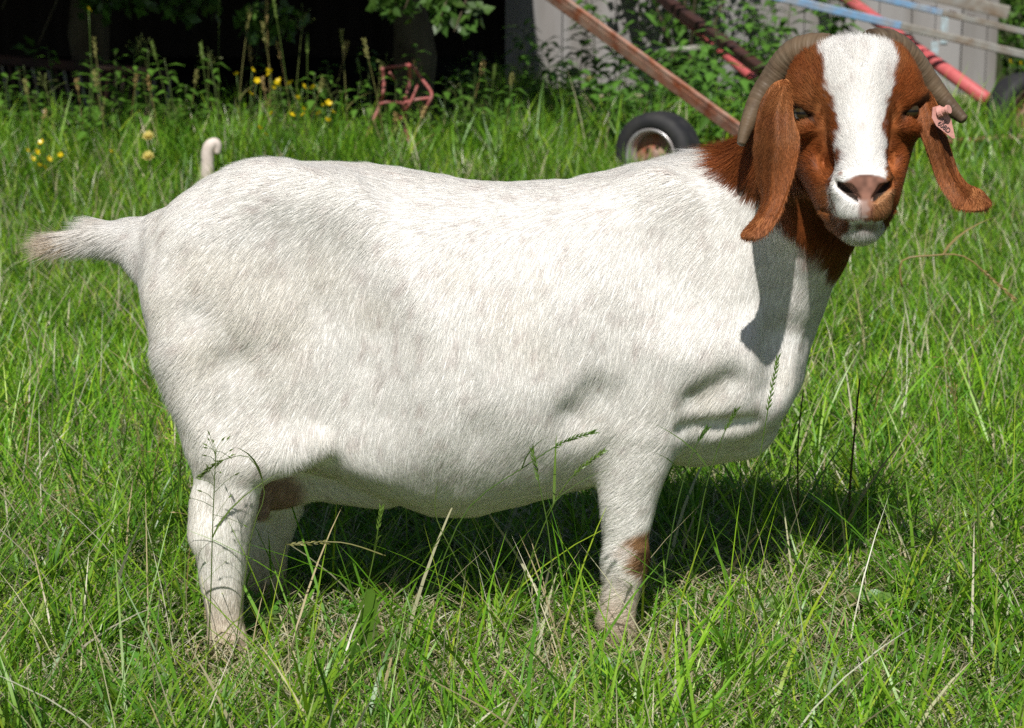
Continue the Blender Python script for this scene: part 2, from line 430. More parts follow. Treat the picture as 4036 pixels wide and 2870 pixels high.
CREASES = []
CREASE_DIR = norm(np.array([0, -1, .35]))
def hit(fl, vx, vy):
    for y in np.arange(-.33, .2, .002):
        p = V(vx, vy, y); i = np.round((p - fl.lo) / fl.h).astype(int)
        if np.all(i >= 0) and np.all(i < fl.n) and fl.f[tuple(i)] < 0: return p
    return V(vx, vy, -.1)
NECK_C = H2W((-.02, -.075, -.06)); NECK_D = norm(HF * .75 + HU * .5 + HR * 0.25)
def make_body():
    parts = build_fields()
    # coarse field for the trunk and legs, fine field for the head; both from the same volumes
    fb = Field((-0.78, -0.30, 0.0), (0.62, 0.28, 0.92), 0.004)
    for p in parts[:3]: p(fb)
    for pts, r, depth, k in [
        ([(520, 880), (600, 945)], .05, .003, .06),            # under the haunch
        ([(672, 560), (722, 700), (765, 830), (770, 950)], .07, .005, .09), # flank hollow
        ([(1305, 945), (1338, 910)], .03, .0035, .04),        # behind the elbow
        ([(1560, 905), (1630, 868)], .02, .003, .03),
        ([(1532, 960), (1600, 954), (1680, 942)], .012, .006, .02),        # above the brisket
        ([(1430, 470), (1500, 560), (1550, 660)], .05, .008, .08),        # before the shoulder blade
        ([(1560, 380), (1640, 520), (1700, 680)], .04, .009, .07),
        ([(1745, 600), (1755, 760), (1740, 860)], .02, .007, .04),         # throat furrow
        ([(500, 940), (520, 1000)], .02, .005, .04),
        ([(455, 1085), (464, 1150)], .012, .004, .02)]:
        CREASES.append(([hit(fb, *q_) for q_ in pts], r, depth, k))
    parts[3](fb); parts[4](fb)
    hb_lo = H2W((0, -.03, -.03)) - 0.19; hb_hi = H2W((0, -.03, -.03)) + 0.19
    fh = Field(hb_lo, hb_hi, 0.0022)
    parts[0](fh); parts[3](fh); parts[4](fh)
    v1, q1 = surface_nets(fb.f, fb.lo, fb.h); v1 = laplace(v1, q1, 3); v1s = laplace(v1, q1, 14); wl_ = sstep(.36, .26, v1[:, 2])[:, None] * ((v1[:, 0] < -.36) | (v1[:, 0] > .2))[:, None]; v1 = v1 * (1 - wl_) + v1s * wl_
    v2, q2 = surface_nets(fh.f, fh.lo, fh.h); v2 = laplace(v2, q2, 1)
    # join: keep the fine surface on the head side of a plane through the neck
    nc, nd = NECK_C, NECK_D
    k1 = ((v1[q1].mean(1) - nc) @ nd) < 0.002
    k2 = ((v2[q2].mean(1) - nc) @ nd) > -0.002
    # the fine box also holds bits beyond its own plane only
    q1 = q1[k1]; q2 = q2[k2]
    v = np.concatenate([v1, v2]); q = np.concatenate([q1, q2 + len(v1)])
    used = np.unique(q); mp = np.full(len(v), -1); mp[used] = np.arange(len(used))
    return v[used], mp[q]

def ear(sections, n=36, m=60, thick=0.004):
    """pendulous ear: sections (centre, width vector (half), fold depth vector)"""
    ce = np.array([s_[0] for s_ in sections]); wv = np.array([s_[1] for s_ in sections]); fo = np.array([s_[2] for s_ in sections])
    t0 = np.linspace(0, 1, len(sections)); t = np.linspace(0, 1, m)
    def cub(a):
        # Catmull-Rom
        out = np.zeros((m, 3)); L = len(a)
        for i, tt in enumerate(t):
            u = tt * (L - 1); j = min(int(u), L - 2); u -= j
            p = [a[max(j - 1, 0)], a[j], a[j + 1], a[min(j + 2, L - 1)]]
            out[i] = 0.5 * (2 * p[1] + (p[2] - p[0]) * u + (2 * p[0] - 5 * p[1] + 4 * p[2] - p[3]) * u * u + (3 * p[1] - p[0] - 3 * p[2] + p[3]) * u ** 3)
        return out
    ce, wv, fo = cub(ce), cub(wv), cub(fo)
    verts = np.zeros((m, n, 3)); half = n // 2
    for i in range(m):
        tg = norm(ce[min(i + 1, m - 1)] - ce[max(i - 1, 0)]); nn = norm(np.cross(tg, wv[i]))
        for j in range(n):
            a = 2 * math.pi * j / n; u = math.cos(a); tk = math.sin(a) * thick * min(1.0, np.linalg.norm(wv[i]) / .012) * (0.6 + 0.4 * math.sqrt(max(0, 1 - u * u)))
            ti = i / (m - 1); verts[i, j] = ce[i] + wv[i] * u + fo[i] * (u * u - 0.4) * .45 + nn * (tk + math.sin(math.pi * min(1, ti * 1.2)) * (.0028 * math.sin(u * 5.2 + 1.0 + ti * 2.2) + .0013 * math.sin(u * 11 + ti * 5)))
    q = []
    for i in range(m - 1):
        for j in range(n): q.append((i*n + j, i*n + (j+1) % n, (i+1)*n + (j+1) % n, (i+1)*n + j))
    v = verts.reshape(-1, 3)
    for i, rev in ((0, True), (m - 1, False)):          # end fans as quads
        b = i * n
        for j in range(half - 1):
            f = (b + j, b + j + 1, b + n - j - 2 if n - j - 2 >= half else b + half, b + (n - j - 1))
            q.append(f[::-1] if not rev else f)
    q = np.array(q)
    # orient outward
    nn = vert_normals(v, q); c = ce.repeat(n, 0)
    if np.mean(np.sum(nn * (v - c - 0), 1)) < 0: q = q[:, ::-1]
    return v, q

body_v, body_q = make_body()
_n = vert_normals(body_v, body_q); _w = 1 - sstep(.26, .2, np.linalg.norm(W2H(body_v), axis=1))
body_v = body_v + _n * (_w * (.0022 * vnoise(body_v, 17, 51) + .0012 * vnoise(body_v * np.array([1, 1, .5]), 42, 52)))[:, None]
EAR_N0 = len(body_v)
def px(vx, vy, y): return V(vx, vy, y)
ys = -0.145
def sec(l, r, y, dy=0.0, fold=0.0):
    """section from left edge pixel l to right edge pixel r of the view, tilted in depth"""
    a = V(l[0], l[1], y + HDY - dy); b = V(r[0], r[1], y + HDY + dy)
    c = (a + b) / 2; return (c, (b - a) / 2, np.array([0, fold, 0]))
earL = ear([sec((1752, 176), (1772, 196), -.125, -.004), sec((1722, 190), (1768, 216), -.14, -.008, .004), sec((1694, 240), (1772, 262), -.158, -.012, .012), sec((1682, 320), (1786, 312), -.168, -.014, .016),
            sec((1686, 385), (1776, 378), -.172, -.014, .016), sec((1698, 440), (1760, 436), -.178, -.014, .014), sec((1690, 472), (1745, 478), -.186, -.014, .010), sec((1664, 506), (1722, 514), -.196, -.012, .006), sec((1652, 522), (1694, 532), -.202, -.01, .002), sec((1653, 531), (1668, 533), -.204, -.002, 0)])
earR = ear([sec((2034, 196), (2050, 184), -.115, .004), sec((2036, 228), (2076, 206), -.125, .006, .004), sec((2040, 268), (2096, 242), -.135, .008, .010), sec((2062, 318), (2108, 290), -.145, .008, .012),
            sec((2080, 365), (2122, 342), -.15, .008, .010), sec((2096, 405), (2136, 384), -.155, .01, .008), sec((2118, 440), (2158, 412), -.162, .014, .006), sec((2140, 466), (2190, 425), -.172, .018, .004), sec((2186, 470), (2209, 446), -.178, .02, .001), sec((2207, 463), (2213, 455), -.179, .004, 0)])
ear_ranges = []
for ev, eq in (earL, earR):
    b = len(body_v); ear_ranges.append((b, b + len(ev)))
    body_v = np.concatenate([body_v, ev]); body_q = np.concatenate([body_q, eq + b])
body_n = vert_normals(body_v, body_q)
is_ear = np.arange(len(body_v)) >= EAR_N0

# coat colours by place on the animal
WHITE = np.array([.90, .885, .85]); CREAM = np.array([.80, .72, .57]); BROWN = np.array([.27, .080, .021]); DARKB = np.array([.10, .028, .009])
TAN = np.array([.38, .17, .06]); PINK = np.array([.37, .18, .125]); LIPB = np.array([.42, .22, .10]); BLACKISH = np.array([.035, .018, .010])
NB_C = B(1790, 555, -.09); NB_D = norm(B(1890, 440, -.09) - NB_C)    # where the brown hood ends on the neck
def blend(c, k, m): return c * (1 - m[:, None]) + k * m[:, None]
def coat(p, ear_m):
    n = len(p); c = np.tile(WHITE, (n, 1))
    stain = sstep(.05, .75, vnoise(p, 5.5, 3) * .7 + vnoise(p, 16, 4) * .45)
    c = blend(c, CREAM, stain * .16)
    rear = sstep(-.2, -.5, p[:, 0]) * sstep(.62, .3, p[:, 2])
    c = blend(c, CREAM, rear * .25 * (0.5 + 0.5 * vnoise(p, 9, 6)))
    low = sstep(.16, .03, p[:, 2]); c = blend(c, np.array([.62, .50, .36]), low * .75)
    # brown hood
    d = (p - NB_C) @ NB_D + .014 * vnoise(p, 30, 8) + .01 * vnoise(p, 90, 9)
    hood = np.maximum(sstep(-.012, .012, d) * (p[:, 0] > .30), ear_m * 1.0)
    hb = W2H(p)
    br = np.where(ear_m[:, None], np.array([.34, .120, .038]), BROWN)[:] * (1 + .5 * vnoise(p, 16, 11)[:, None]) ; br = br * (1 - m_) + TAN * m_ if (m_ := (sstep(.0, .9, vnoise(p, 28, 12) + .4 * vnoise(p, 70, 18)) * .5)[:, None]) is not None else br
    orange = sstep(.02, .0, d)                          # paler edge of the hood
    c = c * (1 - hood[:, None]) + br * hood[:, None]
    inh = (hb[:, 2] > -.2) & (hb[:, 1] > -.03) & (np.abs(hb[:, 0]) < .11) & ~ear_m & (hood > .5)
    x, f, z = hb[:, 0], hb[:, 1], hb[:, 2]
    jit = .0055 * vnoise(p, 55, 13) + .0045 * vnoise(p, 170, 14)
    wl = np.interp(z, [-.20, -.13, -.105, -.07, -.03, 0, .04, .08, .1], [.03, .044, .044, .033, .033, .034, .043, .054, .058])
    wr = np.interp(z, [-.20, -.13, -.105, -.085, -.06, -.02, .02, .06, .1], [.0, .004, .020, .025, .028, .032, .038, .047, .052])
    blz = np.where(x < 0, sstep(.003, -.003, -x - wl + jit), sstep(.003, -.003, x - wr + jit)) * inh * sstep(-.152, -.147, z) * np.where(z < -.05, sstep(.045, .058, f), 1.0)
    c = blend(c, WHITE * 1.0, blz)
    # muzzle: tan right lip, pink nose leather, white chin
    lip = inh * sstep(-.004, .022, x + 2.5 * jit) * sstep(-.108, -.118, z) * sstep(-.156, -.15, z) * (f > .06); c = blend(c, LIPB, lip * .85)
    nose = inh * sstep(0, 1, 1 - ((x / (.040 - .5 * np.clip(-.108 - z, 0, .03))) ** 2 + ((z + .108) / .020) ** 2)) * (f > .07); nsp = .75 + .35 * vnoise(p, 150, 41); c = blend(c, PINK * .85, sstep(0.0, .4, nose + .12 * vnoise(p, 80, 40)) ) ; c = np.where((nose > .1)[:, None], c * nsp[:, None], c)
    phil = inh * sstep(.014, .004, np.abs(x) ) * sstep(-.11, -.12, z) * sstep(-.152, -.146, z) * (f > .09); c = blend(c, PINK, phil * .8)
    chin = inh * sstep(-.157, -.163, z + 2 * jit) * sstep(.035, .05, f + 3 * jit) * sstep(.030, .022, np.abs(x) + 2 * jit); c = blend(c, WHITE * .96, chin)
    lowlip = inh * sstep(.017, .009, np.abs(x - .004)) * sstep(-.157, -.159, z) * sstep(-.168, -.163, z) * (f > .07); c = blend(c, PINK, lowlip * .45)
    sl = np.clip((np.abs(x) - .0125) / .0215, 0, 1); zc = -.1235 + .020 * sl
    nostr = inh * (f > .07) * sstep(1.25, .8, np.abs(z - zc) / (.0062 - .002 * np.abs(2 * sl - 1))) * (np.abs(x) > .010) * (np.abs(x) < .036); c = blend(c, BLACKISH * .7, nostr)
    ez = -.0045 + (np.abs(x) - .078) * .6
    eyer = inh * sstep(1.5, .7, np.abs(z - ez) / .0075) * sstep(.052, .058, np.abs(x)) * sstep(.103, .097, np.abs(x)); c = blend(c, BLACKISH * 1.5, eyer * .9 * (blz < .3))
    # dark worn patch on the near knee
    kc = B(1432, 1232, -.118); dk = np.linalg.norm((p - kc) / np.array([.033, .06, .045]), axis=1) + .35 * vnoise(p, 45, 15)
    kn = sstep(1.15, .75, dk); c = blend(c, np.array([.42, .22, .07]), kn * .9)
    kc2 = B(1434, 1236, -.118); kn2 = sstep(1.0, .6, np.linalg.norm((p - kc2) / np.array([.021, .06, .027]), axis=1) + .3 * vnoise(p, 60, 16)); c = blend(c, np.array([.06, .025, .012]), kn2 * .9)
    # tail tip and udder
    tl = sstep(-.60, -.69, p[:, 0] + .03 * vnoise(p, 40, 17)) * (p[:, 2] > .5); c = blend(c, np.array([.50, .34, .16]), tl * .8)
    ud = sstep(1.25, .85, np.linalg.norm((p - B(605, 1090, 0)) / np.array([.05, .08, .045]), axis=1)); c = blend(c, np.array([.42, .24, .19]), ud * .8)
    return np.clip(c, 0, 1), hood, blz

body_c, body_hood, body_blz = coat(body_v, is_ear)
M_SKIN = mat('goat_hide', (1, 1, 1), rough=.75, spec=.25, attr=True)
M_FUR = mat('goat_hair', (1, 1, 1), rough=.5, spec=.22, attr=True, translucent=.42)
goat = thing('goat', 'white standing goat with brown head, white blaze, curved horns and pink ear tag', 'goat')
body_me = mesh_np('body', body_v, body_q, np.full(len(body_q), 4), M_SKIN, body_c)
link('body', body_me, goat)

# ---- hair
def hair_flow(p, nrm, ear_m):
    fl = np.tile(np.array([-.62, 0, -.78]), (len(p), 1))
    sw = vnoise(p, 3.0, 21)[:, None]
    fl = fl + sw * np.array([.55, 0, .1])
    back = sstep(.62, .72, p[:, 2])[:, None]; fl = fl * (1 - back) + np.array([-1.0, 0, -.25]) * back
    belly = (sstep(.42, .3, p[:, 2]) * sstep(-.38, -.3, p[:, 0]) * sstep(.3, .2, p[:, 0]))[:, None]
    bc = B(965, 1110, -.1); tw = norm(np.stack([bc[0] - p[:, 0], 0 * p[:, 0], (bc[2] - .12) - p[:, 2]], 1)); fl = fl * (1 - belly * .8) + tw * belly * .8
    leg = (sstep(.42, .22, p[:, 2]) * ((p[:, 0] < -.40) | (p[:, 0] > .24)))[:, None]; fl = fl * (1 - leg) + np.array([-.08, 0, -1.0]) * leg
    neck = sstep(.28, .38, p[:, 0])[:, None] * (1 - leg); fl = fl * (1 - neck) + np.array([-.28, 0, -1.0]) * neck
    tail = (sstep(-.53, -.59, p[:, 0]) * sstep(.56, .60, p[:, 2]))[:, None]
    tz = B(230, 520)[2]; fl = fl * (1 - tail) + np.stack([-np.ones(len(p)), 0 * p[:, 0], -.38 + 9.0 * np.clip(p[:, 2] - tz, -.03, .05)], 1) * tail
    hb = W2H(p); hd = ((p - NECK_C) @ NECK_D > 0) & (np.linalg.norm(hb, axis=1) < .24)
    src = np.array([0, .13, -.10]); hl = norm(hb - src + np.array([0, 0, .0])); hl = norm(hl + np.array([0, -.3, .25]) * sstep(-.1, .06, hb[:, 2])[:, None] + np.array([0, -.5, -.4]) * sstep(-.09, -.14, hb[:, 2])[:, None])
    hw = hl @ HM; fl[hd] = hw[hd]
    fl[ear_m] = np.array([-.05, -.12, -1.0])
    fl = fl + .22 * np.stack([vnoise(p, 22, 31), vnoise(p, 22, 32), vnoise(p, 22, 33)], 1)
    fl = fl - nrm * np.sum(fl * nrm, 1, keepdims=True)
    return norm(fl), hd, tail[:, 0]

def make_fur(N):
    v, q = body_v, body_q
    tri = np.concatenate([q[:, [0, 1, 2]], q[:, [0, 2, 3]]])
    ar = np.linalg.norm(np.cross(v[tri[:, 1]] - v[tri[:, 0]], v[tri[:, 2]] - v[tri[:, 0]]), axis=1)
    cen = v[tri].mean(1); hc = W2H(cen)
    wgt = ar.copy()
    headish = np.linalg.norm(hc, axis=1) < .2
    wgt[headish] *= 3.2
    wgt[(cen[:, 0] < -.54) & (cen[:, 2] > .5)] *= 3.0
    cum = np.cumsum(wgt); pick = np.searchsorted(cum, rng.random(N) * cum[-1]); pick = np.clip(pick, 0, len(tri) - 1)
    r1 = np.sqrt(rng.random(N)); r2 = rng.random(N)
    bc = np.stack([1 - r1, r1 * (1 - r2), r1 * r2], 1)
    t = tri[pick]
    p = np.einsum('ij,ijk->ik', bc, v[t]); n = norm(np.einsum('ij,ijk->ik', bc, body_n[t])); em = is_ear[t[:, 0]]
    c, hood, blz = coat(p, em)
    fl, hd, tail = hair_flow(p, n, em)
    L = .016 * (.7 + .6 * rng.random(N)); W = .00092 * (.7 + .6 * rng.random(N)); lift = .035 + .075 * rng.random(N)
    top = sstep(.70, .74, p[:, 2]) * (p[:, 0] < .42); L = L * (1 + .5 * top * rng.random(N)); lift = lift + .12 * top * rng.random(N)
    crest = sstep(.2, .3, p[:, 0]) * sstep(.72, .76, p[:, 2]) * (hd == 0); L = L * (1 + 1.0 * crest * rng.random(N)); lift += .3 * crest * rng.random(N)
    rearf = sstep(-.45, -.52, p[:, 0]) * (p[:, 2] < .5) * sstep(.24, .36, p[:, 2]); L = L * (1 + .9 * rearf * rng.random(N)); lift += .15 * rearf * rng.random(N)
    low = sstep(.44, .20, p[:, 2]); L = L * (1 - .4 * low * ((p[:, 0] < -.4) | (p[:, 0] > .24)))
    L[hd] = .0115 * (.7 + .6 * rng.random(hd.sum())); W[hd] *= .85; lift[hd] *= 1.25
    hb = W2H(p); tf = sstep(.02, .075, hb[:, 2]) * hd * (~em); L = L * (1 + 1.0 * tf); lift = lift + .14 * tf
    muz = hd & (hb[:, 1] > .07) & (hb[:, 2] < -.085); chn = hd & (hb[:, 2] < -.158); muz &= ~chn; L[chn] = .013 * (.7 + .6 * rng.random(chn.sum())); lift[chn] += .2; L[muz] *= .5; W[muz] *= .7
    L[em] = .008 * (.7 + .6 * rng.random(em.sum())); W[em] = .0008; lift[em] = .26
    tb = tail > .3
    tl = sstep(-.57, -.65, p[:, 0]) * tail
    W = np.where(tb, W * 1.3, W); L = np.where(tail > .01, L + .065 * tl * (.6 + .6 * rng.random(N)), L); lift = np.where(tb, .06 + .22 * rng.random(N) * (0.4 + .6 * tl), lift)
    nl = hd & (hb[:, 1] > .06) & (((hb[:, 0] / .036) ** 2 + ((hb[:, 2] + .108) / .019) ** 2 < 1) | ((np.abs(hb[:, 0]) < .006) & (hb[:, 2] < -.11) & (hb[:, 2] > -.15)))
    keep = ~nl & ~(c.max(1) < .06) & (rng.random(N) < 1)
    p, n, c, fl, L, W, lift, tb = [a[keep] for a in (p, n, c, fl, L, W, lift, tb)]; M = len(p)
    side = norm(np.cross(fl, n)); roll = (rng.random(M) - .5) * .7
    side = norm(side * np.cos(roll)[:, None] + n * np.sin(roll)[:, None] * .8)
    yaw = (rng.random(M) - .5) * .34; fl2 = norm(fl * np.cos(yaw)[:, None] + np.cross(n, fl) * np.sin(yaw)[:, None])
    dirv = norm(fl2 * np.cos(lift)[:, None] + n * np.sin(lift)[:, None])
    end = p + dirv * (L * .85)[:, None] + fl2 * (L * .15)[:, None] + n * .0004
    p0 = p - n * .0002
    w2 = (side * (W * .5)[:, None])
    vv = np.stack([p0 - w2, p0 + w2, end], 1).reshape(-1, 3)
    dk = c.max(1) < .45; var = np.where(dk, .6 + .85 * rng.random(M), .93 + .11 * rng.random(M))[:, None]
    cc = np.clip(c * var, 0, .93)
    me = mesh_np('hair', vv, np.arange(3 * M), np.full(M, 3), M_FUR, np.repeat(cc, 3, 0), smooth=True)
    bn = norm(np.cross(w2, end - p0)); bn = bn * np.sign(np.sum(bn * n, 1, keepdims=True))
    sn = norm(n * .85 + bn * .3 + .10 * rng.normal(0, 1, (M, 3)))     # hairs lie in the lie of the coat
    me.normals_split_custom_set_from_vertices(np.repeat(sn, 3, 0).astype(np.float32))
    return me
link('hair', make_fur(FUR_N), goat, kind='stuff', label='short coat of white and brown hair')

# ---- horns
M_HORN = mat('horn', (.150, .098, .056), rough=.5, spec=.35, noise=[(26, (.070, .045, .027), .9, 4, (1, 1, 1)), (60, (.18, .14, .09), .45, 5, (1, 1, 1))], bump=(90, .5, .002))
def horn(path, radii, n=22, m=150):
    a = np.array(path); L = len(a); t = np.linspace(0, 1, m); P = np.zeros((m, 3))
    for i, tt in enumerate(t):
        u = tt * (L - 1); j = min(int(u), L - 2); u -= j
        p = [a[max(j - 1, 0)], a[j], a[j + 1], a[min(j + 2, L - 1)]]
        P[i] = .5 * (2 * p[1] + (p[2] - p[0]) * u + (2 * p[0] - 5 * p[1] + 4 * p[2] - p[3]) * u * u + (3 * p[1] - p[0] - 3 * p[2] + p[3]) * u ** 3)
    R = np.interp(t, np.linspace(0, 1, len(radii)), radii)
    mb = MB(); ring = 1 + .018 * np.sin(t * 110 + 3 * np.sin(t * 17)) * (1 - t) + .010 * rng.normal(0, 1, m) + .02 * np.sin(t * 31) * (1 - t)
    R = R * ring; R[-1] *= .06; R[-2] *= .5; R[-3] *= .74; R[-4] *= .88
    mb.tube(P, R, n, flat=.9)
    return mb
hl_path = [V(1852, 112, -.10 + HDY), V(1815, 110, -.088 + HDY), V(1770, 124, -.072 + HDY), V(1732, 166, -.062 + HDY), V(1694, 220, -.064 + HDY), V(1668, 278, -.074 + HDY), V(1652, 326, -.084 + HDY)]
hr_path = [V(1940, 102, -.10 + HDY), V(1974, 100, -.088 + HDY), V(2016, 124, -.074 + HDY), V(2052, 165, -.066 + HDY), V(2088, 208, -.066 + HDY), V(2124, 244, -.074 + HDY), V(2154, 270, -.084 + HDY)]
for pth in (hl_path, hr_path):
    horn(pth, [.0245, .0262, .025, .022, .0178, .0128, .0065]).build('horn', M_HORN, goat, smooth=True)

# ---- eyes
M_EYE = bpy.data.materials.new('eye'); M_EYE.use_nodes = True
_t = M_EYE.node_tree; _b = _t.nodes['Principled BSDF']; _b.inputs['Roughness'].default_value = .08
_tc = _t.nodes.new('ShaderNodeTexCoord'); _se = _t.nodes.new('ShaderNodeSeparateXYZ'); _t.links.new(_tc.outputs['Object'], _se.inputs[0])
_ab = _t.nodes.new('ShaderNodeMath'); _ab.operation = 'ABSOLUTE'; _t.links.new(_se.outputs['Z'], _ab.inputs[0])
_gt = _t.nodes.new('ShaderNodeMath'); _gt.operation = 'GREATER_THAN'; _gt.inputs[1].default_value = .0018; _t.links.new(_ab.outputs[0], _gt.inputs[0])
_mx = _t.nodes.new('ShaderNodeMix'); _mx.data_type = 'RGBA'; _mx.inputs[6].default_value = (.01, .01, .01, 1); _mx.inputs[7].default_value = (.045, .032, .012, 1)
_t.links.new(_gt.outputs[0], _mx.inputs[0]); _t.links.new(_mx.outputs[2], _b.inputs['Base Color'])
def uv_ball(name, r, nu=20, nv=12):
    mb = MB(); v = [(0, 0, r)]; f = []
    for i in range(1, nv):
        for j in range(nu):
            th = math.pi * i / nv; ph = 2 * math.pi * j / nu
            v.append((r * math.sin(th) * math.cos(ph), r * math.sin(th) * math.sin(ph), r * math.cos(th)))
    v.append((0, 0, -r))
    for j in range(nu): f.append((0, 1 + j, 1 + (j + 1) % nu)); f.append((len(v) - 1, 1 + (nv - 2) * nu + (j + 1) % nu, 1 + (nv - 2) * nu + j))
    for i in range(nv - 2):
        for j in range(nu): f.append((1 + i*nu + j, 1 + (i+1)*nu + j, 1 + (i+1)*nu + (j+1) % nu, 1 + i*nu + (j+1) % nu))
    mb.add(v, f); return mb
for s in (-1, 1):
    e = uv_ball('eye', .013).build('eye', M_EYE, goat, smooth=True, loc=H2W((s * .0755, .0075, -.0055)))

# ---- hooves
M_HOOF = mat('hoof', (.24, .19, .13), rough=.6, noise=(40, (.2, .15, .1), .8, 4))
def hoof(p, fwd):
    mb = MB(); f = norm(np.array([fwd[0], fwd[1], 0])); sdv = np.array([-f[1], f[0], 0])
    for s in (-1, 1):
        c = np.array([p[0], p[1], 0]) + sdv * s * .0135
        rings = []
        for z, back, front, wd in ((-.004, -.028, .042, .0125), (.012, -.027, .036, .0125), (.03, -.024, .024, .0115), (.04, -.018, .014, .009)):
            for a in np.linspace(0, 2 * math.pi, 12, endpoint=False):
                u = (front + back) / 2 + (front - back) / 2 * math.cos(a); rings.append(c + f * u + sdv * wd * math.sin(a) * (1 - .35 * max(0, math.cos(a))) + np.array([0, 0, z]))
        q = [(i*12 + j, i*12 + (j+1) % 12, (i+1)*12 + (j+1) % 12, (i+1)*12 + j) for i in range(3) for j in range(12)] + [tuple(range(11, -1, -1)), tuple(range(36, 48))]
        mb.add(rings, q)
    return mb
for (vx, vy, off) in ((517, 1470, -.122), (652, 1398, .11), (1384, 1425, -.122), (1392, 1355, .098)):
    p = B(vx, vy, off); hoof(p, (1, YAW)).build('hoof', M_HOOF, goat, smooth=False)

# ---- ear tag with its number
M_TAG = mat('tag_plastic', (.72, .36, .30), rough=.38, spec=.5, noise=(180, (.5, .24, .2), .5, 3))
M_INK = mat('tag_ink', (.03, .03, .035), rough=.7)
_y = lambda vx, vy: -.170 + HDY + (vx - 2100) * .00012
tn = norm(np.cross(V(2122, 294, _y(2122, 0)) - V(2086, 268, _y(2086, 0)), V(2090, 258, _y(2090, 0)) - V(2106, 296, _y(2106, 0)))); tn = -tn if tn[1] > 0 else tn
def tp(vx, vy, dz=0.0): return V(vx, vy, _y(vx, vy)) + tn * dz
outl = [(2080, 240), (2096, 235), (2107, 244), (2121, 266), (2130, 308), (2124, 309), (2088, 281), (2078, 263)]
mb = MB(); k = len(outl); vv = [tp(a, b, .0012) for a, b in outl] + [tp(a, b, -.0006) for a, b in outl]
mb.add(vv, [tuple(range(k)), tuple(range(2*k - 1, k - 1, -1))] + [(i, k + i, k + (i+1) % k, (i+1) % k) for i in range(k)])
tag_o = mb.build('ear_tag', M_TAG, goat, label='salmon pink plastic ear tag numbered 608D')
mb = MB(); a0 = tp(2096, 250, .0); a1 = tp(2110, 242, .012); mb.tube([a0, a0 + (a1 - a0) * .3, a0 + (a1 - a0) * .35, a0 + (a1 - a0) * .8, a0 + (a1 - a0) * .82, a1], [.0085, .007, .0055, .005, .0068, .0062], 14)
mb.build('stud', M_TAG, tag_o, smooth=False)
for txt, (bx, by), size in (('608D', (2089, 277), .0098), ('TAU', (2092, 264), .0068)):
    cu = bpy.data.curves.new('num', 'FONT'); cu.body = txt; cu.size = size; cu.extrude = .0002; cu.resolution_u = 3
    tob = bpy.data.objects.new('num', cu); col.objects.link(tob)
    bpy.context.view_layer.update(); me = bpy.data.meshes.new_from_object(tob.evaluated_get(bpy.context.evaluated_depsgraph_get())); bpy.data.objects.remove(tob)
    me.materials.clear(); me.materials.append(M_INK)
    e1 = norm(tp(2116, 297) - tp(2090, 276)); e1 = norm(e1 - tn * np.dot(e1, tn)); e2 = np.cross(tn, e1)
    if e2[2] < 0: e2 = -e2
    o0 = tp(bx, by, .0018); nvv = len(me.vertices); co = np.zeros(nvv * 3, dtype=np.float32); me.vertices.foreach_get('co', co); co = co.reshape(-1, 3)
    co = o0 + co[:, :1] * e1 + co[:, 1:2] * e2 + co[:, 2:] * tn; me.vertices.foreach_set('co', co.astype(np.float32).ravel()); me.update()
    link('number', me, tag_o)
# ------------------------------------------------------------------ ground
M_SOIL = mat('soil', (.040, .058, .014), rough=.95, spec=.1, noise=[(2.2, (.05, .042, .022), .8, 5), (35, (.018, .02, .008), .8, 6)], bump=(40, .6, .02))
mb = MB(); n_g = 40
gx = np.concatenate([[-300, -60, -20], np.linspace(-8, 8, 33), [20, 60, 300]]); gy = np.concatenate([[-300, -60, -15], np.linspace(-5, 14, 39), [30, 80, 400]])
gv = np.array([(a, b, 0) for b in gy for a in gx], float)
_f = (np.abs(gv[:, 0]) <= 8) & (gv[:, 1] >= -5) & (gv[:, 1] <= 14); gv[:, 2] = np.where(_f, .012 * vnoise(gv, .9, 60), 0)
gq = np.array([(j*len(gx)+i, j*len(gx)+i+1, (j+1)*len(gx)+i+1, (j+1)*len(gx)+i) for j in range(len(gy)-1) for i in range(len(gx)-1)])
link('ground', mesh_np('ground', gv, gq, np.full(len(gq), 4), M_SOIL), kind='structure')

mb = MB(); mb.add([(-9, 6.0, .016), (-.2, 6.15, .016), (-.1, 9.6, .016), (-.1, 14, .016), (-9, 14, .016)], [(0, 1, 2, 3, 4)]); mb.build('shade_earth', mat('shade_earth', (.035, .028, .02), rough=.95, spec=.1, noise=(9, (.02, .016, .012), .8, 6), bump=(30, .6, .02)), kind='structure')  # bare earth, toned dark so the hedge shade reads near black
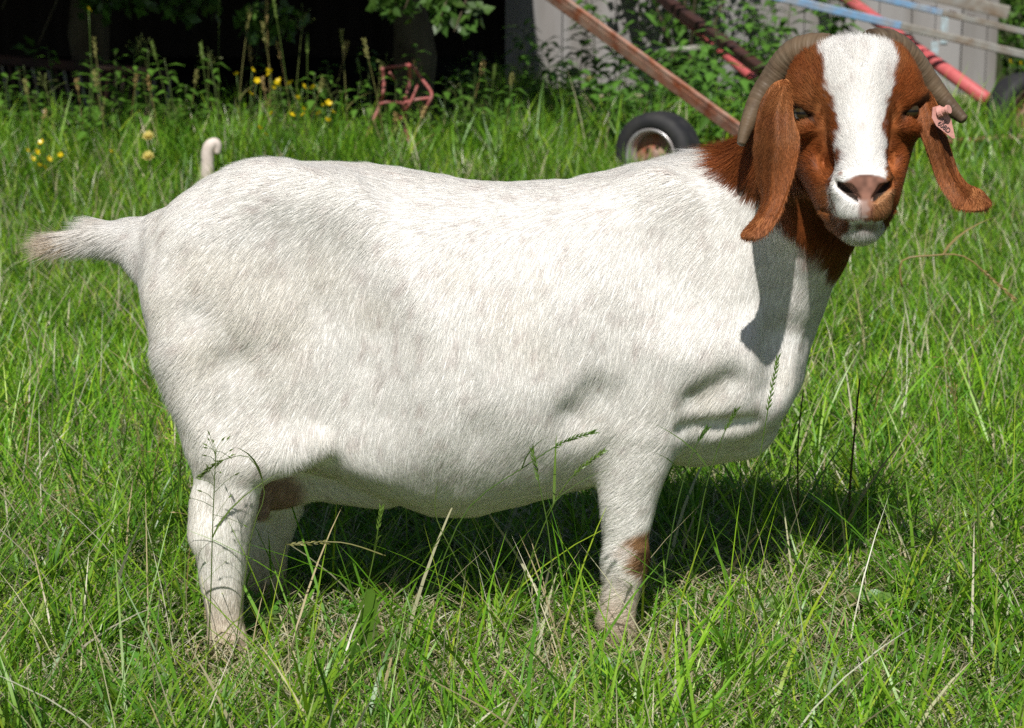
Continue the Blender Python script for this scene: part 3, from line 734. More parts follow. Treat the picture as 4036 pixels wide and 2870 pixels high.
# ------------------------------------------------------------------ grass
M_GRASS = mat('grass_blade', (1, 1, 1), rough=.36, spec=.42, attr=True, translucent=.38)
M_DRY = mat('dry_grass', (1, 1, 1), rough=.6, spec=.3, attr=True, translucent=.25)
GREENS = np.array([(.125, .320, .013), (.180, .400, .018), (.085, .235, .020), (.250, .440, .032), (.145, .340, .028)])
DRY = np.array([(.62, .55, .34), (.76, .70, .52), (.50, .41, .23), (.62, .60, .36)])
def blades(p, L, W, az, lean, curve, c, segs, sag=.25, tip=None, fold=0.0):
    """tapered, arching leaves: p (n,3) bases"""
    n = len(p); h = np.stack([np.cos(az), np.sin(az), 0 * az], 1); tw = az + math.pi / 2 + (rng.random(n) - .5) * 1.6
    s_ = np.stack([np.cos(tw), np.sin(tw), 0 * tw], 1)
    rows = []
    for k in range(segs):
        t = k / segs
        c0 = p + h * (L * (lean * t + curve * t * t))[:, None]; c0[:, 2] += L * (t - sag * curve * t * t * 1.2)
        ww = (W * .5 * (1 - .75 * t ** 1.8) * (.55 + .45 * min(1, t * 4 + .3)))[:, None]
        rows += [c0 - s_ * ww, c0 + s_ * ww]
    c1 = p + h * (L * (lean + curve))[:, None]; c1[:, 2] += L * (1 - sag * curve * 1.2)
    rows.append(c1)
    v = np.stack(rows, 1); m = v.shape[1]; v[:, :, 2] = np.maximum(v[:, :, 2], .002); v = v.reshape(-1, 3)
    b = np.arange(n)[:, None] * m; fl = []; sz = []
    for k in range(segs - 1): fl.append(b + np.array([2*k, 2*k+1, 2*k+3, 2*k+2])); sz.append(4)
    fl.append(b + np.array([2*segs-2, 2*segs-1, 2*segs])); sz.append(3)
    lo = np.concatenate(fl, 1).ravel(); szz = np.tile(sz, n)
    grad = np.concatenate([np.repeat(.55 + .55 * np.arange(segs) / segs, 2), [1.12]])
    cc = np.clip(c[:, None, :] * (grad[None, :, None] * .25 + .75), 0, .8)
    if tip is not None: cc[:, -1] = np.where(tip[:, None], DRY[0], cc[:, -1])
    return v, lo, szz, cc.reshape(-1, 3)
def field(n, x0, x1, y0, y1, wedge=.0, tuft=0):
    """random bases, densest where the picture looks; wedge widens the strip with distance"""
    y = y0 + (y1 - y0) * rng.random(n)
    half = (y + 3.06) * .30 + .35
    x = (rng.random(n) * 2 - 1) * half if wedge else x0 + (x1 - x0) * rng.random(n)
    if tuft:
        k = n // tuft; tx = x[:k]; ty = y[:k]; j = rng.integers(0, k, n)
        r = np.abs(rng.normal(0, .022, n)); a = rng.random(n) * 6.283
        m = rng.random(n) < .7; x = np.where(m, tx[j] + r * np.cos(a), x); y = np.where(m, ty[j] + r * np.sin(a), y)
    return np.stack([x, y, np.zeros(n)], 1)
def gcol(p, n, dry=.1, yel=.25):
    q = GREENS[rng.integers(0, len(GREENS), n)]
    m = vnoise(p, 1.3, 70)[:, None]; q = q * (1 + .22 * m) * (.75 + .5 * rng.random(n))[:, None]
    y = (rng.random(n) < yel)[:, None]; q = np.where(y, q * np.array([1.5, 1.18, 1.2]), q)
    d = rng.random(n) < dry; q[d] = DRY[rng.integers(0, 4, d.sum())] * (.6 + .6 * rng.random(d.sum()))[:, None]
    return q
def merge(parts):
    v, lo, sz, c = [], [], [], []; b = 0
    for a in parts:
        v.append(a[0]); lo.append(a[1] + b); sz.append(a[2]); c.append(a[3]); b += len(a[0])
    return np.concatenate(v), np.concatenate(lo), np.concatenate(sz), np.concatenate(c)
def shade_h(p):
    """growth height: grazed short around the animal, rank towards the hedge and the shed"""
    h = np.ones(len(p)) * (1 + .3 * vnoise(p, 1.7, 71) + .25 * vnoise(p, 5, 72))
    return h
G_ = []
def trod(p): return 1 - .68 * np.clip(np.exp(-((p[:, 0] + .455) / .11) ** 2 - ((p[:, 1] + .26) / .14) ** 2) + .8 * np.exp(-((p[:, 0] - .17) / .09) ** 2 - ((p[:, 1] + .22) / .12) ** 2), 0, 1)
# near turf
n = 70000; p = field(n, 0, 0, -.85, 1.3, 1, 9)
hh = shade_h(p); L = (.035 + .06 * rng.random(n) ** 1.5) * hh * (1 - .25 * (p[:, 0] > -.35) * (p[:, 1] < -.05)) * trod(p)
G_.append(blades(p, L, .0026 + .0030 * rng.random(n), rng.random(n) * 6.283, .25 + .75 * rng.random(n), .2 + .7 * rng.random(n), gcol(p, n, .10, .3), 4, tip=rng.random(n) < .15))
# longer leaves near
n = 10500; p = field(n, 0, 0, -.85, 1.6, 1, 14)
L = (.075 + .11 * rng.random(n)) * shade_h(p) * trod(p)
k = (p[:, 1] > -.3) & (np.abs(p[:, 0] + .02) < .62) & (p[:, 1] < .25) & (rng.random(n) < .6); L[k] *= .6
G_.append(blades(p, L, (.003 + .005 * rng.random(n) ** 1.8), rng.random(n) * 6.283, .05 + .45 * rng.random(n), .15 + .6 * rng.random(n), gcol(p, n, .06, .3), 5, tip=rng.random(n) < .2))
n = 1500; p = field(n, 0, 0, -.85, 1.2, 1); k = trod(p) > .75; p = p[k]; n = len(p)
G_.append(blades(p, .14 + .15 * rng.random(n), .003 + .0045 * rng.random(n) ** 1.5, rng.random(n) * 6.283, .15 + .6 * rng.random(n), .1 + .7 * rng.random(n), gcol(p, n, .08, .3), 6))
n = 1300; p = field(n, 0, 0, -.85, 1.6, 1)
G_.append(blades(p, .12 + .16 * rng.random(n), .0016 + .0012 * rng.random(n), rng.random(n) * 6.283, .05 + .5 * rng.random(n), .05 + .3 * rng.random(n), gcol(p, n, .35, .6), 4))
# flat lying straw and clippings
n = 34000; p = field(n, 0, 0, -.85, 1.2, 1); p[:, 2] = .003 + .03 * rng.random(n)
keep = vnoise(p, 2.2, 75) + .5 * (p[:, 0] > -.4) + .45 * rng.normal(0, 1, n) > .1; p = p[keep]; n = len(p)
G_.append(blades(p, .03 + .09 * rng.random(n), .0016 + .0022 * rng.random(n), rng.random(n) * 6.283, .95 + .1 * rng.random(n), .1 + 0 * p[:, 0], DRY[rng.integers(0, 4, n)] * (.65 + .6 * rng.random(n))[:, None], 2, sag=8.0))
# middle field
n = 95000; p = field(n, 0, 0, 1.2, 4.0, 1, 9)
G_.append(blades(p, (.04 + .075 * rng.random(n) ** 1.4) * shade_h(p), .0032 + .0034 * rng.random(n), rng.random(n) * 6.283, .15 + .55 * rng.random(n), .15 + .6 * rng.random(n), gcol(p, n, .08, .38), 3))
n = 5000; p = field(n, 0, 0, 1.0, 5.2, 1)
G_.append(blades(p, .12 + .13 * rng.random(n), .0022 + .002 * rng.random(n), rng.random(n) * 6.283, .1 + .3 * rng.random(n), .1 + .4 * rng.random(n), gcol(p, n, .45, .5), 3))
# far field
n = 88000; p = field(n, 0, 0, 3.8, 9.2, 1, 7); p = p[~((p[:, 0] < -.15) & (p[:, 1] > 6.1 + .25 * vnoise(p, 1.2, 90)))]; n = len(p)
lush = sstep(4.1, 5.3, p[:, 1] + .35 * vnoise(p, .8, 77)) * sstep(.7, -.2, p[:, 0])
G_.append(blades(p, (.06 + .08 * rng.random(n)) * shade_h(p) * (1 + 1.3 * lush), .0045 + .004 * rng.random(n), rng.random(n) * 6.283, .1 + .45 * rng.random(n), .1 + .5 * rng.random(n), gcol(p, n, .07, .3), 2))
n = 620; p = field(n, V(1360, 300, 5.0)[0], V(1600, 300, 5.0)[0], 4.75, 5.08)
G_.append(blades(p, .10 + .16 * rng.random(n), .004 + .003 * rng.random(n), rng.random(n) * 6.283, .05 + .3 * rng.random(n), .1 + .5 * rng.random(n), gcol(p, n, .1, .3), 4))
# pasture to both sides
n = 78000; y = -.9 + 10.5 * rng.random(n) ** .8; half = (y + 3.06) * .30 + .35; x = (half + 3.2 * rng.random(n) ** 1.25) * np.where(rng.random(n) < .5, -1, 1)
p = np.stack([x, y, 0 * x], 1); p = p[~((p[:, 0] < -.15) & (p[:, 1] > 6.1)) & ~((p[:, 0] < 3.1) & (p[:, 0] > 0) & (p[:, 1] > 9.3))]; n = len(p)
G_.append(blades(p, (.06 + .09 * rng.random(n)) * shade_h(p), .0055 + .005 * rng.random(n), rng.random(n) * 6.283, .1 + .5 * rng.random(n), .1 + .5 * rng.random(n), gcol(p, n, .08, .3), 2))
# rank strip along the hedge and around the machinery
n = 20000; p = field(n, -4.2, 2.6, 5.0, 7.4); k = ((p[:, 0] < .0) & (p[:, 1] < 6.15) & (rng.random(n) < sstep(4.7, 5.4, p[:, 1]))) | ((p[:, 0] > 0) & (rng.random(n) < .5) & (p[:, 1] > 5.6)); p = p[k]; n = len(p)
G_.append(blades(p, (.20 + .32 * rng.random(n) ** 1.4) * (.8 + .4 * vnoise(p, 1.5, 79)), .005 + .005 * rng.random(n), rng.random(n) * 6.283, .05 + .3 * rng.random(n), .1 + .5 * rng.random(n), gcol(p, n, .1, .3), 4))
v, lo, sz, cc = merge(G_)
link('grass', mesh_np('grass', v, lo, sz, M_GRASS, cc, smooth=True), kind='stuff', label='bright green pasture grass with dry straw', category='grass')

# clover scattered through the near turf
n = 1500; p = field(n, 0, 0, -.85, 1.4, 1); p = p[vnoise(p, 2.6, 95) + .35 * rng.normal(0, 1, len(p)) > .05]; n = len(p)
mbv, mbl, mbs, mbc = [], [], [], []
for i in range(n):
    h = rng.uniform(.02, .055); a0 = rng.random() * 6.28; r = rng.uniform(.006, .012); q = p[i] + np.array([rng.normal(0, .01), rng.normal(0, .01), h]); tl_ = norm(np.array([rng.normal(0, .3), rng.normal(0, .3) - .25, 1]))
    ex = norm(np.cross(tl_, (0, 1, .1))); ey = np.cross(tl_, ex); c = np.array([.10, .27, .03]) * rng.uniform(.7, 1.3)
    for k in range(3):
        a = a0 + k * 2.094; d = ex * math.cos(a) + ey * math.sin(a); s_ = np.cross(tl_, d); b0 = len(mbv)
        mbv += [q, q + d*r*.7 + s_*r*.55 + tl_*r*.12, q + d*r*1.45 + s_*r*.35, q + d*r*1.3, q + d*r*1.45 - s_*r*.35, q + d*r*.7 - s_*r*.55 + tl_*r*.12]; mbl += [b0, b0+1, b0+2, b0+3, b0, b0+3, b0+4, b0+5]; mbs += [4, 4]; mbc += [c] * 6
link('clover', mesh_np('clover', np.array(mbv), mbl, mbs, M_GRASS, np.array(mbc)), kind='stuff', label='small clover leaves scattered through the turf', category='clover')
# ------------------------------------------------------------------ seeding grass stalks, one by one
def bez(path, m=14):
    a = np.array(path); L = len(a); out = []
    for tt in np.linspace(0, 1, m):
        u = tt * (L - 1); j = min(int(u), L - 2); u -= j
        p = [a[max(j - 1, 0)], a[j], a[j + 1], a[min(j + 2, L - 1)]]
        out.append(.5 * (2*p[1] + (p[2]-p[0])*u + (2*p[0]-5*p[1]+4*p[2]-p[3])*u*u + (3*p[1]-p[0]-3*p[2]+p[3])*u**3))
    return np.array(out)
def spikelet(mb, p, d, L, w_, c):
    d = norm(d); s_ = norm(np.cross(d, rng.normal(0, 1, 3))); u = np.cross(d, s_)
    mb.add([p, p + d*L*.4 + s_*w_, p + d*L*.4 - s_*w_*.5 + u*w_*.8, p + d*L*.4 - s_*w_*.5 - u*w_*.8, p + d*L], [(0,1,2),(0,2,3),(0,3,1),(1,4,2),(2,4,3),(3,4,1)], c)
ST_G = (.14, .21, .045); ST_Y = (.30, .29, .10); ST_D = (.42, .31, .13); ST_B = (.10, .065, .03)
def stalk(path, kind, colr, label, group, r=.0011, head=.3, spk=(.011, .0016), leaf=True):
    P = bez(path, 16); base = P[0].copy(); o = thing('grass_stalk', label, 'grass', base, group)
    mb = MB(); rr = np.linspace(r, r * .55, len(P)); mb.tube(P - base, rr, 5, colr); mb.build('stem', M_GRASS, o, smooth=True)
    Ln = np.linalg.norm(np.diff(P, axis=0), axis=1).sum()
    if kind == 'bare': pass
    else:
        mb = MB(); nh = int(head * Ln / (.0065 if kind == 'ear' else .011)) + 4
        for i in range(nh):
            t = 1 - head * (i / nh); x = t * (len(P) - 1); j = min(int(x), len(P) - 2); q = P[j] + (P[j+1] - P[j]) * (x - j); tg = norm(P[j+1] - P[j])
            if kind == 'ear':
                sd_ = norm(np.cross(tg, (0, 1, .2))) * (1 if i % 2 else -1) + rng.normal(0, .35, 3)
                spikelet(mb, q - base, tg + .38 * norm(sd_), spk[0] * (.8 + .4 * rng.random()), spk[1], tuple(np.array(colr) * (.9 + .5 * rng.random())))
            elif kind == 'cat':
                for _ in range(3): spikelet(mb, q - base, tg + .9 * norm(rng.normal(0, 1, 3)), spk[0] * .8, spk[1] * 1.2, tuple(np.array(colr) * (.9 + .6 * rng.random())))
            else:
                br = norm(tg * .8 + norm(rng.normal(0, 1, 3)) * (.9)); bl = (.012 + .03 * rng.random()) * (1.2 - .6 * (1 - i / nh)) * spk[0] / .011
                e = q + br * bl; mb.tube([q - base, (q + e) / 2 - base + np.array([0, 0, .002]), e - base], [r * .4, r * .35, r * .3], 4, colr)
                spikelet(mb, e - base, br + np.array([0, 0, -.3]), spk[0], spk[1], tuple(np.array(colr) * (.8 + .7 * rng.random())))
        mb.build('seed_head', M_GRASS, o)
    if leaf:
        j = int(len(P) * .45); q = P[j] - base; a = rng.random() * 6.283; v, l2, s2, c2 = blades(np.array([q]), np.array([.1 * min(1, Ln * 3)]), np.array([r * 4]), np.array([a]), np.array([.5]), np.array([.7]), np.array([colr]), 5)
        # keep its height above the stem joint
        link('leaf', mesh_np('leaf', v, l2, s2, M_GRASS, c2), o)
    return o
def vp(pts, y, y2=None): return [V(a, b, y + ((y2 - y) * i / (len(pts) - 1) if y2 is not None else 0)) for i, (a, b) in enumerate(pts)]
gf = 'seeding grass stalks around the goat'
stalk(vp([(462, 1500), (470, 1330), (474, 1180), (480, 1040), (482, 1005)], -.30), 'pan', ST_G, 'thin stalk with loose drooping seeds standing before the goat hind leg', gf, head=.5)
stalk(vp([(520, 1480), (560, 1200), (590, 1100), (555, 1020), (490, 1030), (450, 1060)], -.27), 'ear', ST_G, 'bent stalk arching across the top of the goat hind leg', gf, head=.25, r=.0009)
stalk(vp([(960, 1330), (1040, 1140), (1180, 1035), (1260, 985), (1322, 965)], -.33), 'ear', (.10, .19, .03), 'stalk leaning across the goat belly with a long green ear', gf, head=.36)
stalk(vp([(1120, 1420), (1210, 1180), (1270, 1070), (1345, 1008)], -.32), 'ear', (.13, .22, .03), 'stalk with a green ear tilted up to the goat front leg', gf, head=.32)
stalk(vp([(1240, 1400), (1225, 1200), (1205, 1090), (1187, 1005)], -.33), 'ear', (.13, .23, .04), 'upright stalk with green ear between goat legs before the belly', gf, head=.3)
stalk(vp([(800, 1390), (830, 1260), (842, 1190), (850, 1135)], -.28), 'ear', (.15, .25, .04), 'short green eared stalk above the dock leaf', gf, head=.33)
stalk(vp([(1610, 1500), (1660, 1250), (1690, 1050), (1712, 920), (1735, 800)], -.30), 'ear', (.13, .23, .035), 'tall straight stalk with green ear before the goat chest', gf, head=.26)
stalk(vp([(1540, 1300), (1570, 1110), (1605, 990), (1640, 918)], -.26), 'ear', (.10, .18, .03), 'green eared stalk before the goat brisket', gf, head=.25)
stalk(vp([(1470, 1350), (1510, 1130), (1545, 1010), (1576, 958)], -.26), 'ear', (.08, .16, .03), 'dark green eared stalk beside the goat front leg', gf, head=.25)
stalk(vp([(1090, 1500), (1040, 1300), (975, 1160), (975, 1085)], -.30), 'bare', ST_G, 'bare thin stalk before the goat navel', gf, leaf=False)
stalk(vp([(720, 1210), (640, 1215), (760, 1210), (860, 1240)][::-1], -.28), 'ear', ST_Y, 'fallen yellowish eared stalk lying across the shade', gf, head=.3, leaf=False)
stalk(vp([(1900, 1300), (1895, 1120), (1905, 980), (1918, 845)], .35), 'bare', ST_B, 'dead brown upright stalk behind the goat chest', gf, r=.0028, leaf=False)
stalk(vp([(1782, 1220), (1780, 1000), (1792, 870)], .38), 'bare', ST_B, 'short dead brown stalk close to the goat chest', gf, r=.002, leaf=False)
stalk(vp([(2012, 640), (2012, 582), (2080, 570), (2150, 572), (2210, 620), (2260, 665)], 1.3), 'ear', ST_D, 'arching dry tan stalk in the open grass', gf, head=.3, r=.0024, spk=(.016, .0025))
for pts, lab in (([(2190, 1500), (2185, 1250), (2180, 1100), (2190, 1000)], 'tall dark seed stalk in the open foreground turf'), ([(1990, 1480), (2060, 1290), (2110, 1100), (2150, 1000)], 'slanting green seed stalk in the open foreground turf')):
    stalk(vp(pts, -.35), 'pan', ST_G, lab, gf, head=.4)
for i in range(26):
    x = rng.uniform(20, 430) if i < 17 else rng.uniform(1840, 2270); y = rng.uniform(-.15, .9) if i < 17 else rng.uniform(.3, 1.8)
    b = V(x, 900, y); h = rng.uniform(.14, .3); dx = rng.uniform(-.06, .06)
    stalk([(b[0], y, 0), (b[0] + dx * .3, y, h * .5), (b[0] + dx, y - .01, h)], ['pan', 'ear', 'pan'][i % 3], [ST_Y, ST_G, ST_D][i % 3],
          ['fine yellowish loose-headed', 'fine green eared', 'fine tan loose-headed'][i % 3] + (' stalk in the turf behind the goat tail and thigh' if i < 17 else ' stalk in the open turf beyond the goat head'), gf + (' tail' if i < 17 else ' head'), r=.0009, head=.42, spk=(.010, .0015), leaf=i % 2 == 0)
gb = 'tall grasses before the dark hedge'
for i in range(64):
    vx = rng.uniform(0, 1130) if i > 8 else rng.uniform(480, 720); y = rng.uniform(5.35, 6.3); b = V(vx, 300, y); top = V(vx, rng.uniform(60, 290) if i > 5 else rng.uniform(-60, 60), y)
    h = max(.3, top[2]); dx = rng.uniform(-.09, .09)
    stalk([(b[0], y, 0), (b[0] + dx * .25, y, h * .5), (b[0] + dx, y + rng.uniform(-.05, .05), h)], ['cat', 'ear', 'pan', 'cat'][i % 4], [ST_Y, ST_G, (.20, .24, .07), ST_D][i % 4],
          ['plump pale-headed', 'slender green-eared', 'loose open-headed', 'plump tan-headed'][i % 4] + (' tall' if h > .5 else ' short') + ' grass stalk ' + ('before the hay rack' if vx < 400 else 'near the white stake' if vx < 560 else 'among the buttercups' if vx < 780 else 'around the red metal frame' if vx < 980 else 'between the red frame and the shed'), gb, r=.0022, head=.17, spk=(.020, .0036), leaf=True)

# ------------------------------------------------------------------ dock leaf, broad leaves
M_LEAF = mat('broad_leaf', (1, 1, 1), rough=.4, spec=.5, attr=True, translucent=.28)
def leaf_mesh(path, halfw, c, wav=.1, n=9):
    P = bez(path, n); mb = MB(); up = np.array([0, 0, 1.0]); v = []; f = []
    sd_ = norm(np.cross(P[-1] - P[0], up + np.array([0, -.6, 0])))
    for i, q in enumerate(P):
        t = i / (n - 1); ww = halfw * (math.sin(math.pi * min(1, t ** .75)) ** .8 + .03) * (1 + wav * math.sin(i * 2.3))
        nn = norm(np.cross(sd_, norm(P[min(i+1, n-1)] - P[max(i-1, 0)])))
        for u in (-1, -.5, 0, .5, 1): v.append(q + sd_ * ww * u + nn * (.22 * ww * (u * u) + wav * .25 * ww * math.sin(i * 2.9 + u * 4)))
    for i in range(n - 1):
        for j in range(4): f.append((i*5 + j, i*5 + j + 1, (i+1)*5 + j + 1, (i+1)*5 + j))
    mb.add(v, f, c); return mb
dk = thing('dock_plant', 'broad crinkled green dock leaf standing in the turf between the goat legs', 'plant')
leaf_mesh(vp([(822, 1450), (818, 1400), (824, 1350), (830, 1312)], -.24), .017, (.105, .21, .022), .18, 14).build('leaf', M_LEAF, dk, smooth=True)
leaf_mesh(vp([(830, 1455), (870, 1440), (910, 1445)], -.26, -.3), .014, (.07, .14, .02), .12).build('leaf', M_LEAF, dk, smooth=True)
leaf_mesh(vp([(815, 1455), (780, 1450), (740, 1465)], -.26, -.3), .014, (.07, .15, .02), .12).build('leaf', M_LEAF, dk, smooth=True)
gl = 'low broad-leaved plants in the turf'
for i, (vx, vy, lab) in enumerate([(10, 995, 'round leaved rosette in the turf behind the goat tail'), (2150, 945, 'pale rosette in the turf beyond the goat chest'), (2175, 930, 'pale rosette in the turf beyond the goat chest'), (1740, 935, 'bright rosette close behind the goat chest'), (560, 1415, 'rosette beside the goat hind hoof'),
                                   (1700, 1395, 'rosette in the foreground turf right of the goat front leg'), (1930, 1370, 'rosette in the foreground turf right of the goat front leg'), (330, 1560, 'rosette in the foreground turf before the goat hind leg'), (1850, 1550, 'large rosette at the front of the turf'), (60, 1300, 'rosette in the foreground turf before the goat hind leg'), (1380, 1530, 'rosette in the turf before the goat front leg')]):
    b = G(vx, vy, .01); o = thing('plantain', lab, 'plant', b, gl)
    for j in range(6):
        a = j * 1.05 + rng.random() * .7; L = rng.uniform(.035, .06); d = np.array([math.cos(a), math.sin(a), 0])
        leaf_mesh([(0, 0, .003), d * L * .5 + np.array([0, 0, .028]), d * L + np.array([0, 0, .03])], rng.uniform(.011, .017), (.12 * rng.uniform(.7, 1.3), .22 * rng.uniform(.8, 1.2), .045), .06, 7).build('leaf', M_LEAF, o, smooth=True)

# ------------------------------------------------------------------ buttercups
M_PETAL = mat('petal', (.80, .58, .01), rough=.3, spec=.5, translucent=.25); M_PALE = mat('pale_petal', (.75, .66, .22), rough=.5, translucent=.3)
fl5 = [(252,560),(368,527),(405,607),(493,540),(497,562),(552,635),(530,667),(572,610),(655,630),(750,648),(828,662),(353,705),(709,740),(939,778),(905,795),(968,843),(663,866),(755,862),(752,822),(876,850),(519,851),(423,965),(467,1010),(937,910),(110,1175)]
fl4 = [(240,1355),(328,1370),(291,1434),(375,1285),(355,1496),(398,1510),(543,1397),(440,1435),(991,1370),(798,88)]
fls = [((800 + a*.5254)/K, b*.5254/K, 0) for a, b in fl5] + [(a*.4378/K, b*.4378/K, 1) for a, b in fl4] + [((3200 + a*.366)/K, b*.366/K, 2) for a, b in ((2130, 670), (2240, 690))]
def petals(r, n, cup):
    mb = MB()
    for j in range(n):
        a = j * 2 * math.pi / n; d = np.array([math.cos(a), math.sin(a), 0]); s_ = np.array([-d[1], d[0], 0])
        mb.add([(0,0,0), d*r*.55 + s_*r*.42 + np.array([0,0,cup*r*.5]), d*r + s_*r*.3 + np.array([0,0,cup*r]), d*r*1.05 + np.array([0,0,cup*r*1.05]), d*r - s_*r*.3 + np.array([0,0,cup*r]), d*r*.55 - s_*r*.42 + np.array([0,0,cup*r*.5])], [(0,1,2,3),(0,3,4,5)])
    return mb.mesh('flower', [M_PETAL])
PET = petals(.0125, 5, .55)
for i, (vx, vy, g) in enumerate(fls):
    y = rng.uniform(4.95, 5.3) if g < 2 else 6.6
    q = V(vx, vy, y); dx = rng.uniform(-.06, .06)
    o = thing('buttercup', ['yellow buttercup ' + ('held high above' if vy < 200 else 'low in') + ' the grass ' + ('next to the white stake' if vx < 560 else 'in the tall clump' if vx < 680 else 'on the red frame side of the clump'), 'yellow buttercup ' + ('low' if vy > 345 else 'higher') + ' in the grass by the old hay rack', 'yellow buttercup by the wheel at the shed corner'][g], 'flower', (q[0] - dx, y, 0), 'buttercups at the hedge ' + 'abc'[g])
    mb = MB(); mb.tube(bez([(0, 0, 0), (dx * .3, 0, q[2] * .5), (dx, 0, q[2])], 7), [.0016]*7, 5, (.10, .18, .03)); mb.build('stem', M_GRASS, o, smooth=True)
    f = link('flower', PET, o, (dx, 0, q[2])); f.rotation_euler = (rng.uniform(.5, 1.1), rng.uniform(-.4, .4), rng.uniform(0, 6)); f.scale = (rng.uniform(.85, 1.2),) * 3
def pale_flower(vx, vy, y, lab):
    q = V(vx, vy, y); o = thing('pale_flower', lab, 'flower', (q[0], y, 0), 'pale yellow flower heads')
    mb = MB(); mb.tube([(0, 0, 0), (.01, 0, q[2] * .5), (0, 0, q[2])], [.003]*3, 5, (.10, .18, .03)); mb.build('stem', M_GRASS, o)
    mb = MB()
    for L_, cup in ((.026, .5), (.022, 1.2), (.016, 2.2)):
        for j in range(7):
            a = j * .9 + L_ * 99; d = np.array([math.cos(a), math.sin(a), 0]); s_ = np.array([-d[1], d[0], 0])
            mb.add([(0,0,0), d*L_*.6 + s_*L_*.4 + np.array([0,0,cup*L_*.4]), d*L_ + np.array([0,0,cup*L_*.8]), d*L_*.6 - s_*L_*.4 + np.array([0,0,cup*L_*.4])], [(0,1,2,3)])
    f = mb.build('flower', M_PALE, o, loc=(0, 0, q[2])); f.rotation_euler = (.6, 0, 0)
pale_flower(331, 307, 5.0, 'upper pale yellow flower head in the grass by the hay rack')
pale_flower(331, 352, 4.9, 'lower pale yellow flower head in the grass by the hay rack')
pale_flower(1314, 182, 7.2, 'pale yellow flower head before the grey shed boards')

# ------------------------------------------------------------------ leafy weeds
def weed(name, h, nl, ll, c, lab, loc, group, lean=.1):
    o = thing(name, lab, 'plant', loc, group); a0 = rng.random() * 6.283; ln = np.array([math.cos(a0), math.sin(a0), 0]) * lean * h
    P = bez([(0, 0, 0), ln * .3 + np.array([0, 0, h * .55]), ln + np.array([0, 0, h])], 8)
    mb = MB(); mb.tube(P, np.linspace(.004, .0016, 8), 5, (.12, .17, .05)); mb.build('stem', M_GRASS, o, smooth=True)
    mb = MB()
    for i in range(nl):
        t = .12 + .88 * i / nl; q = P[min(7, int(t * 7))] + (P[min(7, int(t*7)+1)] - P[min(7, int(t * 7))]) * (t * 7 % 1)
        a = i * 2.4 + rng.random(); L = ll * rng.uniform(.7, 1.15) * (1.15 - .6 * t); d = np.array([math.cos(a), math.sin(a), 0]); cc = tuple(np.array(c) * rng.uniform(.7, 1.35))
        s_ = np.array([-d[1], d[0], 0]); w_ = L * .17; up = rng.uniform(.15, .6); dr = rng.uniform(.1, .5)
        m1 = q + d * L * .5 + np.array([0, 0, L * up * .5]); e = q + d * L + np.array([0, 0, L * (up * .6 - dr)])
        mb.add([q, m1 + s_*w_ - np.array([0, 0, w_*.3]), e, m1 - s_*w_ - np.array([0, 0, w_*.3]), m1], [(0, 1, 4), (1, 2, 4), (2, 3, 4), (3, 0, 4)], cc)
    mb.build('foliage', M_LEAF, o, kind='stuff')
    return o
gw = 'leafy weeds before the grey shed'
spots = [(1290, 175, 8.3, .62), (1330, 60, 8.2, .95), (1345, 90, 8.0, .85), (1410, 20, 8.4, 1.0), (1440, 60, 8.3, .9), (1465, 10, 8.6, 1.05), (1500, 90, 7.9, .8), (1530, 50, 8.4, .95), (1560, 130, 7.6, .7), (1590, 150, 7.2, .7), (1620, 30, 8.5, 1.0), (1650, 60, 8.2, .9),
         (1680, 90, 8.0, .8), (1700, 170, 7.3, .6), (1740, 40, 8.4, .95), (1770, 60, 8.2, .9), (1815, 20, 8.6, 1.0), (1850, 40, 8.4, .95), (1380, 180, 7.0, .5), (1440, 200, 6.6, .5), (1480, 190, 6.9, .5), (1540, 210, 6.4, .45), (1600, 230, 6.2, .42), (1660, 240, 6.1, .4), (1230, 190, 7.5, .5), (1310, 230, 6.4, .4), (1700, 10, 8.7, 1.05), (1880, 90, 8.3, .8), (1170, 170, 8.2, .55), (1265, 210, 8.8, .45), (1350, 190, 8.9, .5), (1395, 150, 8.6, .6), (1455, 150, 8.7, .6), (1510, 160, 8.8, .6), (1575, 120, 8.6, .7), (1635, 140, 8.5, .6), (1695, 150, 8.6, .6), (1725, 200, 7.0, .45), (1635, 200, 6.8, .45), (1560, 200, 6.9, .5), (1400, 240, 6.2, .35), (1350, 220, 6.8, .4)]
for i, (vx, vy, y, h) in enumerate(spots):
    if vx in (1410, 1465, 1345, 1620, 1770, 1350, 1455, 1510, 1635): continue
    if 1460 < vx < 1730 and y > 7.5: y = 8.95 + .3 * rng.random(); h *= .7
    if y > 8.5 and vx < 1460: h *= .65
    b = V(vx, 300, y); weed('leafy_weed', h, int(20 + h * 34), .20, (.085, .20, .026), ('knee-high' if h < .55 else 'tall') + ' leafy weed ' + ('near the shed corner post' if vx < 1250 else 'rising beside the rusted leaning bar' if vx < 1400 else 'between the rusted bar and the dark bar' if vx < 1560 else 'around the dark bar and pink pipe' if vx < 1720 else 'under the blue elevator rail') + (' close to the boards' if y > 8.1 else ' in the open weeds'), (b[0], y, 0), gw + ('' if y > 8.1 else ' in the open'))
gw2 = 'leafy weeds before the dark hedge'
for i in range(44):
    vx = rng.uniform(0, 1120); y = rng.uniform(5.45, 6.2); b = V(vx, 300, y); h = rng.uniform(.24, .58)
    weed('leafy_weed', h, 20, .13, (.085, .19, .022), ('low' if h < .36 else 'taller') + ' leafy weed in the hedge grass ' + ('before the hay rack' if vx < 400 else 'between the hay rack and the buttercups' if vx < 560 else 'among the buttercups' if vx < 780 else 'around the red metal frame' if vx < 980 else 'between the red metal frame and the shed'), (b[0], y, 0), gw2)

